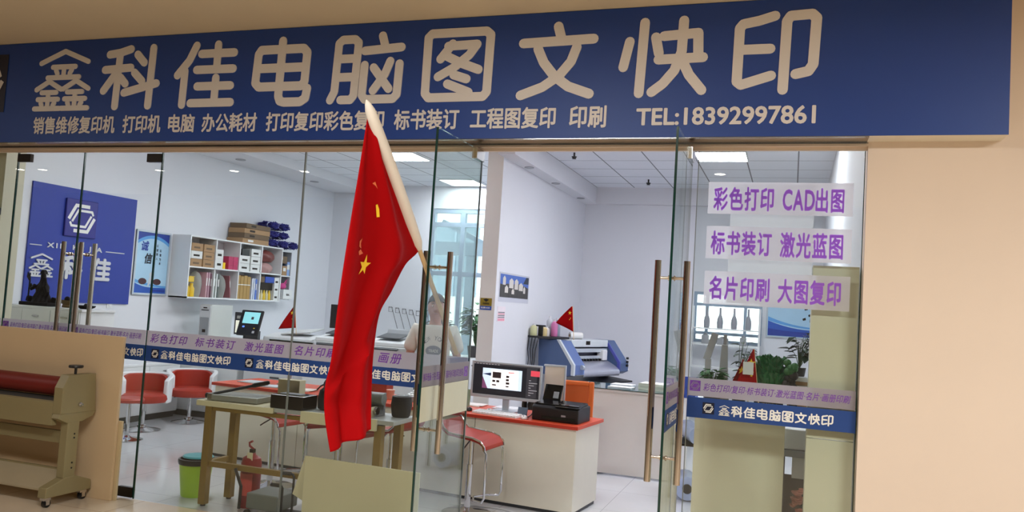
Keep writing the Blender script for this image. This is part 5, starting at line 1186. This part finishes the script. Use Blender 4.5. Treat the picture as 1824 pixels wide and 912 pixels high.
def bag(c, y, z, sy, sz, m, label, nm='plastic_bag'):
    t = thing(nm, label, 'bag', (SX1-.13, SY+cw*c+TH+y+sy/2, z))
    def f(u, v):
        a = 2*PI*u; k = (math.sin(PI*min(1, .15+v*.85)))**.4; w_ = 1+.06*math.sin(5*a+7*v)
        return (.10*math.cos(a)*k*w_, sy/2*math.sin(a)*k*w_, sz*v)
    MB().grid(f, 24, 12).build('body', m, t, smooth=True); MB().tube([(-.02,0,sz*.96),(0,.01,sz*1.0),(.02,0,sz*.96)], .008, 6).build('knot', m, t)
RB = mat('red_brown_film', (112, 50, 44), .3); PBG = mat('pinkish_film', (178, 138, 134), .2); CLR = film_mat('clear_film', (214, 220, 214), .5, .3)
bag(3, .05, ZT+.17, .38, .18, RB, 'red-brown bundle on top in the fourth upper pigeonhole', 'wrapped_bundle'); bag(3, .04, ZT, .36, .168, PBG, 'pinkish plastic bag at the bottom of the fourth upper pigeonhole')
def bottle(c, y, z, m, r, h, label, grp, x=-.07):
    t = thing('toner_bottle', label, 'bottle', (SX1+x, SY+cw*c+TH+y, z), 0, grp); MB().lathe([(r*.95,0),(r,.005),(r,h*.6),(r*.55,h*.8),(r*.5,h*.86)], n=16).build('body', m, t, smooth=True); MB().cyl((0,0,h*.86),(0,0,h),r*.55,n=12).build('cap', m, t)
TY = mat('toner_yellow', (222, 184, 42), .4)
bottle(0, .05, ZB, TY, .042, .19, 'yellow toner bottle at far left of the lower shelf row', 'yellow toner bottles'); bottle(0, .145, ZB, TY, .042, .18, 'second yellow toner bottle in the lower shelf row', 'yellow toner bottles')
t = thing('yellow_pouch', 'yellow pouch above the toner bottles in the first lower pigeonhole', 'pouch', (SX1-.09, SY+TH+.10, ZB+.1925)); B(-.05,-.05,0,.05,.06,.07).build('body', TY, t, bevel=.012); B(-.05,-.05,.07,.05,.06,.08).build('flap', TY, t)
bag(0, .20, ZB, .15, .35, CLR, 'tall clear plastic bag in the first lower pigeonhole')
def folder(c, y, z, w_, h, m, label, grp, lean=0):
    t = thing('file_folder', label, 'folder', (SX1-.125, SY+cw*c+TH+y, z), 0, grp); MB().obox((0,0,h/2+abs(lean)*.06),(.21,w_,h),(lean,0,0)).build('cover', m, t); MB().obox((.1055,0,h*.62+abs(lean)*.06),(.001,w_*.7,h*.3),(lean,0,0)).build('spine_label', WBOX, t)
for c, y, w_, h, col, lab, ln in ((0,.385,.03,.34,(196,150,160),'pink folder in the first lower pigeonhole',0),(0,.43,.03,.34,(180,136,150),'second pink folder in the first lower pigeonhole',0),(0,.472,.022,.33,(110,70,84),'maroon folder ending the first lower pigeonhole',0),
     (1,.03,.03,.34,(120,126,120),'grey-green folder starting the second lower pigeonhole',0),(1,.072,.025,.33,(214,216,216),'white folder in the second lower pigeonhole',0),(1,.11,.03,.33,(84,92,88),'dark folder in the second lower pigeonhole',0),(1,.36,.018,.31,(150,90,96),'thin red folder leaning in the second lower pigeonhole',R(8)),
     (2,.36,.03,.31,(210,216,230),'white and blue folder, left of three in the third lower pigeonhole',0),(2,.405,.03,.31,(200,210,232),'white and blue folder, middle of three in the third lower pigeonhole',0),(2,.45,.03,.30,(90,124,206),'blue folder, right of three in the third lower pigeonhole',0)):
    folder(c, y, ZB, w_, h, mat('folder_%d_%d' % (col[0], col[2]), col, .5), lab, 'folders in the wall shelf', ln)
bag(1, .15, ZB, .19, .33, CLR, 'clear crinkled bag in the second lower pigeonhole')
for k in range(4):
    t = thing('kraft_bundle', 'bundle of tied kraft envelopes in the third lower pigeonhole, %s from left' % ('first','second','third','fourth')[k], 'bundle', (SX1-.13, SY+cw*2+TH+.05+.078*k, ZB), 0, 'kraft bundles')
    B(-.1,-.036,0,.1,.034,.34-.012*(k % 2)).build('envelopes', mat('kraft_tan', (176, 142, 86), .8, noise=.15), t); B(-.101,-.0365,.2,.1015,.0345,.212).build('string', WBOX, t)
carton(3, .01, ZB+.26, .2, .11, .09, DKRAFT, 'dark carton at top left in the fourth lower pigeonhole', False); carton(3, .14, ZB+.262, .2, .22, .09, BLUEM, 'blue box at top in the fourth lower pigeonhole', False)
for k in range(3): carton(3, .375, ZB+.117*k, .2, .115, .115, WBOX, 'white carton with black print, %s of the stack in the fourth lower pigeonhole' % ('bottom','middle','top')[k])
t = tag(B(-.10,-.17,0,.10,.17,.11).build('box_stack', DARKM, loc=(SX1-.14, SY+cw*3+TH+.19, ZB+.149)), 'dark flat box behind the small bottles, fourth lower pigeonhole', 'box')
for k in range(5): bottle(3, .04+.065*k, ZB, mat(('cap_yellow','bottle_pale')[k % 2], ((226,190,50),(214,206,170))[k % 2], .4), .026, .145, 'small toner bottle in the fourth lower pigeonhole, %s from left' % ('first','second','third','fourth','fifth')[k], 'small toner bottles', -.05)
E5 = SY+cw*4+TH
def endbox(y, z, sy, sz, m, label, sx=.16): 
    t = thing('carton', label, 'box', (XL+.002+sx/2+.005, E5+y+sy/2, z), 0, 'cartons on the end shelf'); B(-sx/2,-sy/2,0,sx/2,sy/2,sz).build('box_body', m, t); B(sx/2+.0003,-.04,sz*.45,sx/2+.001,.03,sz*.8).build('printed_mark', WBOX, t)
ez0, ez1 = SZ0+.0465, SZ0+.4165
endbox(.02, ez1, .17, .19, DKRAFT, 'dark brown carton at the left of the upper end shelf'); endbox(.21, ez1, .12, .15, KRAFT, 'tan carton in the middle of the upper end shelf'); endbox(.02, ez1+.191, .30, .11, DKRAFT, 'wide dark carton on top of the upper end shelf')
endbox(.335, ez1, .07, .22, mat('pale_blue_card', (140,166,214), .6), 'pale blue carton at the right of the upper end shelf')
for k, y in enumerate((.03, .07, .11)):
    t = thing('file_folder', 'grey-blue file on the lower end shelf, %s of three' % ('first','second','third')[k], 'folder', (XL+.1, E5+y, ez0), 0, 'files on the end shelf'); B(-.085,-.014,0,.085,.014,.31-.02*k).build('cover', mat('file_slate', (104,122,146), .5), t); B(.0855,-.01,.15,.087,.01,.24).build('spine_label', WBOX, t)
t = thing('storage_box', 'white box with writing at the right end of the lower end shelf', 'box', (XL+.13, E5+.285, ez0)); B(-.12,-.12,0,.12,.12,.15).build('body', WBOX, t, bevel=.003); place2d('lettering', text_geo('资料', .02), DARKM, t, (.1212, -.04, .05), YY, ZZ, .08, .035)
t = thing('ribbon_roll', 'pink ribbon bundle lying in the white box on the end shelf', 'ribbon', (XL+.13, E5+.285, ez0+.1505)); MB().ball((0,0,.05),(.06,.08,.05)).build('bundle', mat('hot_pink', (206, 70, 140), .6), t, smooth=True); MB().tube([(0,.04,.08),(0,.10,.14),(0,.15,.17),(0,.14,.13),(0,.08,.08)], .010, 6).build('loop', mat('hot_pink', (206,70,140), .6), t, smooth=True)
for k in range(4):
    t = thing('flat_carton', 'flat brown carton on top of the wall shelf, %s of the pile' % ('lowest','second','third','uppermost')[k], 'box', (XL+.16, SY+1.40+.01*k, SZ1+.0006+.072*k), R((-1.5, 1, -.5, 2)[k]), 'flat cartons on the wall shelf')
    B(-.14,-.32,0,.14,.28,.069).build('box_body', (KRAFT, DKRAFT)[k % 2], t); B(.1402,-.2,.02,.141,-.08,.05).build('printed_mark', WBOX if k == 0 else DARKM, t); B(-.02,-.3,.0691,.02,.27,.0696).build('tape', DKRAFT, t)
BC = mat('blue_net_cloth', (40, 40, 122), .85, noise=.4, nscale=40, bump=.8)
for k in range(7):
    col, row = k // 3, k % 3
    if k == 6: col, row = 2, 0
    t = thing('cloth_bundle', 'dark blue ruffled bundle on the wall shelf, %s column, %s' % (('left','middle','right')[col], ('lowest','middle','topmost')[row]), 'bundle', (XL+.16, SY+1.845+.285*col, SZ1+.0022+.134*row), 0, 'blue cloth bundles')
    def f(u, v, k=k):
        a = 2*PI*u; r = math.sin(PI*v)**.3; n_ = 1+.11*math.sin(9*a+6*v+k)+.10*math.sin(15*a-11*v+2*k)-.12
        return (.135*math.cos(PI*(1-v))*(1+.06*math.sin(7*a+k)), .128*math.sin(a)*r*n_, .061+.056*math.cos(a)*r*n_)
    cb = MB().grid(f, 60, 18)
    for q in range(150):
        u, v = rg.random(), rg.uniform(.04, .96); p = Vector(f(u, v)); nrm = Vector((0, p.y, p.z-.061)).normalized()*.9+Vector((rg.uniform(-.5,.5), rg.uniform(-.4,.4), rg.uniform(-.2,.2))); sd = nrm.cross(Vector((1, rg.uniform(-1,1), 0))).normalized()*rg.uniform(.008,.018)
        tip = p+nrm*rg.uniform(.008,.02); tip.z = min(max(tip.z, .0), .124); tip.y = max(-.134, min(.134, tip.y))
        cb.add([p-sd, p+sd, tip+sd*.7, tip-sd*.9], [(0,1,2,3)])
    cb.build('cloth', BC, t, smooth=False); MB().tube([(.06, .118*math.sin(2*PI*i/20), .061+.051*math.cos(2*PI*i/20)) for i in range(20)], .008, 6, closed=True).build('tie', mat('pale_tie', (190, 200, 226), .6), t)

# ================================================================== THE MAN BEHIND THE DESK
def skin_mesh(name, V, Ed, Rd, m, parent, sub=2, root=0):
    me = bpy.data.meshes.new(name); me.from_pydata(V, Ed, []); o = bpy.data.objects.new(name, me); COL.objects.link(o)
    sk = o.modifiers.new('skin', 'SKIN'); sk.use_smooth_shade = True
    for i, d in enumerate(me.skin_vertices[0].data): d.radius = Rd[i] if isinstance(Rd[i], tuple) else (Rd[i], Rd[i]); d.use_root = (i == root)
    ss = o.modifiers.new('sub', 'SUBSURF'); ss.levels = sub; ss.render_levels = sub
    dg = bpy.context.evaluated_depsgraph_get(); dg.update()
    nm = bpy.data.meshes.new_from_object(o.evaluated_get(dg)); o.modifiers.clear(); o.data = nm; nm.materials.clear(); nm.materials.append(m)
    for p in nm.polygons: p.use_smooth = True
    bpy.data.meshes.remove(me); o.parent = parent; return o
def man():
    t = thing('person', 'man in a white printed shirt standing behind the desk, seen through the open leaf', 'person', (-3.57, 2.72, 0), R(22))
    SK = mat('skin', (176, 128, 112), .55); HAIR = mat('dark_hair', (36, 32, 34), .7, noise=.2, nscale=40); SHIRT = mat('white_shirt', (216, 210, 202), .8, noise=.04)
    V = []; E_ = []; Rr = []
    def v(p, r, frm=None):
        V.append(p); Rr.append(r); i = len(V)-1
        if frm is not None: E_.append((frm, i))
        return i
    pel = v((0,0,.93), (.15,.11)); wst = v((0,-.01,1.10), (.145,.105), pel); ch = v((0,-.01,1.30), (.17,.115), wst); nb = v((0,.0,1.455), (.085,.075), ch)
    nk = v((0,-.008,1.515), (.060,.062), nb); jw = v((0,-.035,1.575), (.072,.080), nk); md = v((0,-.02,1.66), (.084,.100), jw); tp = v((0,-.01,1.735), (.074,.090), md)
    v((0,-.128,1.635), .014, md)
    for s in (-1, 1):
        v((s*.094,.0,1.645), (.012,.024), md)
        sh = v((s*.19,.01,1.415), .064, ch); el = v((s*.26,-.02,1.10), .043, sh); wr = v((s*.20,-.24,.93), .030, el); pm = v((s*.185,-.315,.895), (.036,.018), wr)
        for k in range(4):
            x = s*(.185+(k-1.5)*.021); L = (.065,.078,.074,.058)[k]
            a = v((x,-.35,.885), .0095, pm); b = v((x,-.35-L*.5,.878), .0085, a); v((x,-.35-L,.862), .007, b)
        a = v((s*.15,-.315,.885), .011, pm); v((s*.138,-.35,.872), .009, a)
        hp = v((s*.095,0,.86), .095, pel); kn = v((s*.10,-.01,.48), .06, hp); an = v((s*.10,.02,.09), .042, kn); v((s*.105,-.12,.045), .04, an)
    body = skin_mesh('body', V, E_, Rr, SK, t)
    # clothes over the body
    V2 = [(0,0,.87),(0,-.01,1.12),(0,-.01,1.31),(0,0,1.44)]; E2 = [(0,1),(1,2),(2,3)]; R2 = [(.185,.135),(.178,.13),(.192,.136),(.105,.095)]
    for s in (-1,1): V2 += [(s*.195,.01,1.415),(s*.262,-.015,1.17)]; k = len(V2); E2 += [(2,k-2),(k-2,k-1)]; R2 += [.086,.082]
    sh = skin_mesh('shirt', V2, E2, R2, SHIRT, body)
    V3 = [(0,0,.92)]; E3 = []; R3 = [(.17,.125)]
    for s in (-1,1): V3 += [(s*.098,0,.84),(s*.10,-.01,.48),(s*.10,.02,.10)]; k = len(V3); E3 += [(0,k-3),(k-3,k-2),(k-2,k-1)]; R3 += [.108,.075,.062]
    skin_mesh('trousers', V3, E3, R3, mat('dark_cloth', (46, 48, 58), .8), body)
    def hair(u, v_):
        a = 2*PI*u; th_ = PI*.56*v_ ; lim = 1.0 if math.sin(a) > -.25 else .72
        th_ *= lim; return (.093*math.sin(th_)*math.cos(a), -.012+.110*math.sin(th_)*math.sin(a), 1.685+.125*math.cos(th_))
    MB().grid(hair, 24, 10).build('hair', HAIR, body, smooth=True, fixn=False)
    from mathutils.bvhtree import BVHTree
    hb = BVHTree.FromPolygons([q.co.copy() for q in body.data.vertices], [tuple(p.vertices) for p in body.data.polygons])
    def face(x, z):
        h = hb.ray_cast(Vector((x,-.6,z)), Vector((0,1,0))); return h[0].y if h[0] else -.11
    for s in (-1,1):
        MB().ball((s*.032, face(s*.032,1.672)+.002, 1.672),(.013,.007,.008),8,6).build('eye', mat('eye_white', (226,222,216), .3), body, smooth=True); MB().ball((s*.032, face(s*.032,1.672)-.005, 1.672),(.006,.003,.006),8,6).build('iris', BLACK, body)
        MB().tube([(s*x, face(s*x,z)-.002, z) for x, z in ((.016,1.692),(.032,1.697),(.048,1.692))], .004, 6).build('eyebrow', HAIR, body)
    MB().tube([(x, face(x,1.592)-.001, 1.592) for x in (-.026,-.01,.01,.026)], [.003,.006,.006,.003], 6).build('lips', mat('lip', (150, 84, 82), .5), body, smooth=True)
    # printed shirt front, laid on the chest
    bvh = BVHTree.FromPolygons([q.co.copy() for q in sh.data.vertices], [tuple(p.vertices) for p in sh.data.polygons])
    def onchest(x, z, off=.003):
        h = bvh.ray_cast(Vector((x,-.6,z)), Vector((0,1,0))); y = h[0].y if h[0] else -.13
        return (x, y-off, z)
    ink = mat('shirt_print', (52, 54, 66), .7)
    for i, chx in enumerate('NEW YORK'):
        if chx == ' ': continue
        a = R(90+62-17.7*i); c = Vector((.125*math.cos(a), 1.225+.115*math.sin(a))); dv = Vector((math.cos(a), math.sin(a))); du = Vector((dv.y, -dv.x))
        g = text_geo(chx, .03); vv = [onchest(*(c+du*((p-.5)*.034)+dv*((q-.5)*.044))) for p, q in g[0]]
        MB().add(vv, g[1]).build('printed_letter', ink, sh, fixn=False)
    MB().grid(lambda u, v_: onchest(.082*v_*math.cos(2*PI*u), 1.205+.055*v_*math.sin(2*PI*u), .0025), 24, 5).build('printed_oval', mat('shirt_print_grey', (96,100,112), .7), sh, fixn=False)
    g = text_geo('TRADE', .03); MB().add([onchest(-.05+.1*p, 1.19+.03*q, .0045) for p, q in g[0]], g[1]).build('printed_letter', WTXT, sh, fixn=False)
man()

# ================================================================== OUTSIDE THE BACK WINDOWS
wall('ground_outside', -16, YB+.2, -.4, 8, 40, -.3, m=mat('pale_paving', (196, 198, 194), .8))
t = thing('building', 'pale tiled building beyond the back windows', 'building', (-9, 16, -.3))
B(-6,0,0,6,4,7).build('wall', grid_mat('facade_tile', (232, 236, 234), (168, 176, 180), [(0, .75, .1, .03), (2, .9, .2, .03)], .7), t)
for x in (-3.2, 0, 3.2): f_ = B(x-.7,-.02,2.2,x+.7,-.001,4.2).build('window', mat('far_glass', (130, 150, 166), .2), t); B(x-.03,-.05,2.2,x+.03,-.021,4.2).build('mullion', WINF, f_)
t = thing('canopy', 'grey steel canopy frame outside the left back window', 'canopy', (-6.2, 9.6, -.3)); CG = mat('canopy_steel', (126, 140, 154), .5)
for x in (-1.6, .25, 2.4): B(x-.08,-.08,0,x+.08,.08,3.0).build('post', CG, t)
B(-2.2,-.1,2.95,3.2,.1,3.2).build('beam', CG, t)
for k in range(4): MB().tube([(-2.0+1.6*k,.0,3.6),(-.9+1.6*k,0,3.1)], .07, 4).build('brace', CG, t)
t = thing('tree', 'leafy tree outside the left back window', 'tree', (-5.3, 11.2, -.3)); MB().tube([(0,0,0),(.05,0,1),(0,.1,2)], [.08,.06,.04], 8).build('trunk', DARKM, t)
fo = MB(); rg = random.Random(2)
for k in range(900):
    a = rg.uniform(0,2*PI); r = rg.uniform(0,1)**.5*.9; z = 1.0+rg.uniform(0,1.3); p = Vector((r*math.cos(a)*(1-abs(z-1.5)*.4), r*math.sin(a)*(1-abs(z-1.5)*.4), z)); d = Vector((rg.uniform(-1,1),rg.uniform(-1,1),rg.uniform(-1,1))).normalized()*.09; e = d.orthogonal().normalized()*.035
    fo.add([p-d, p+e, p+d, p-e], [(0,1,2,3)])
fo.build('crown', mat('tree_leaf', (96, 138, 92), .7, noise=.25), t, fixn=False)
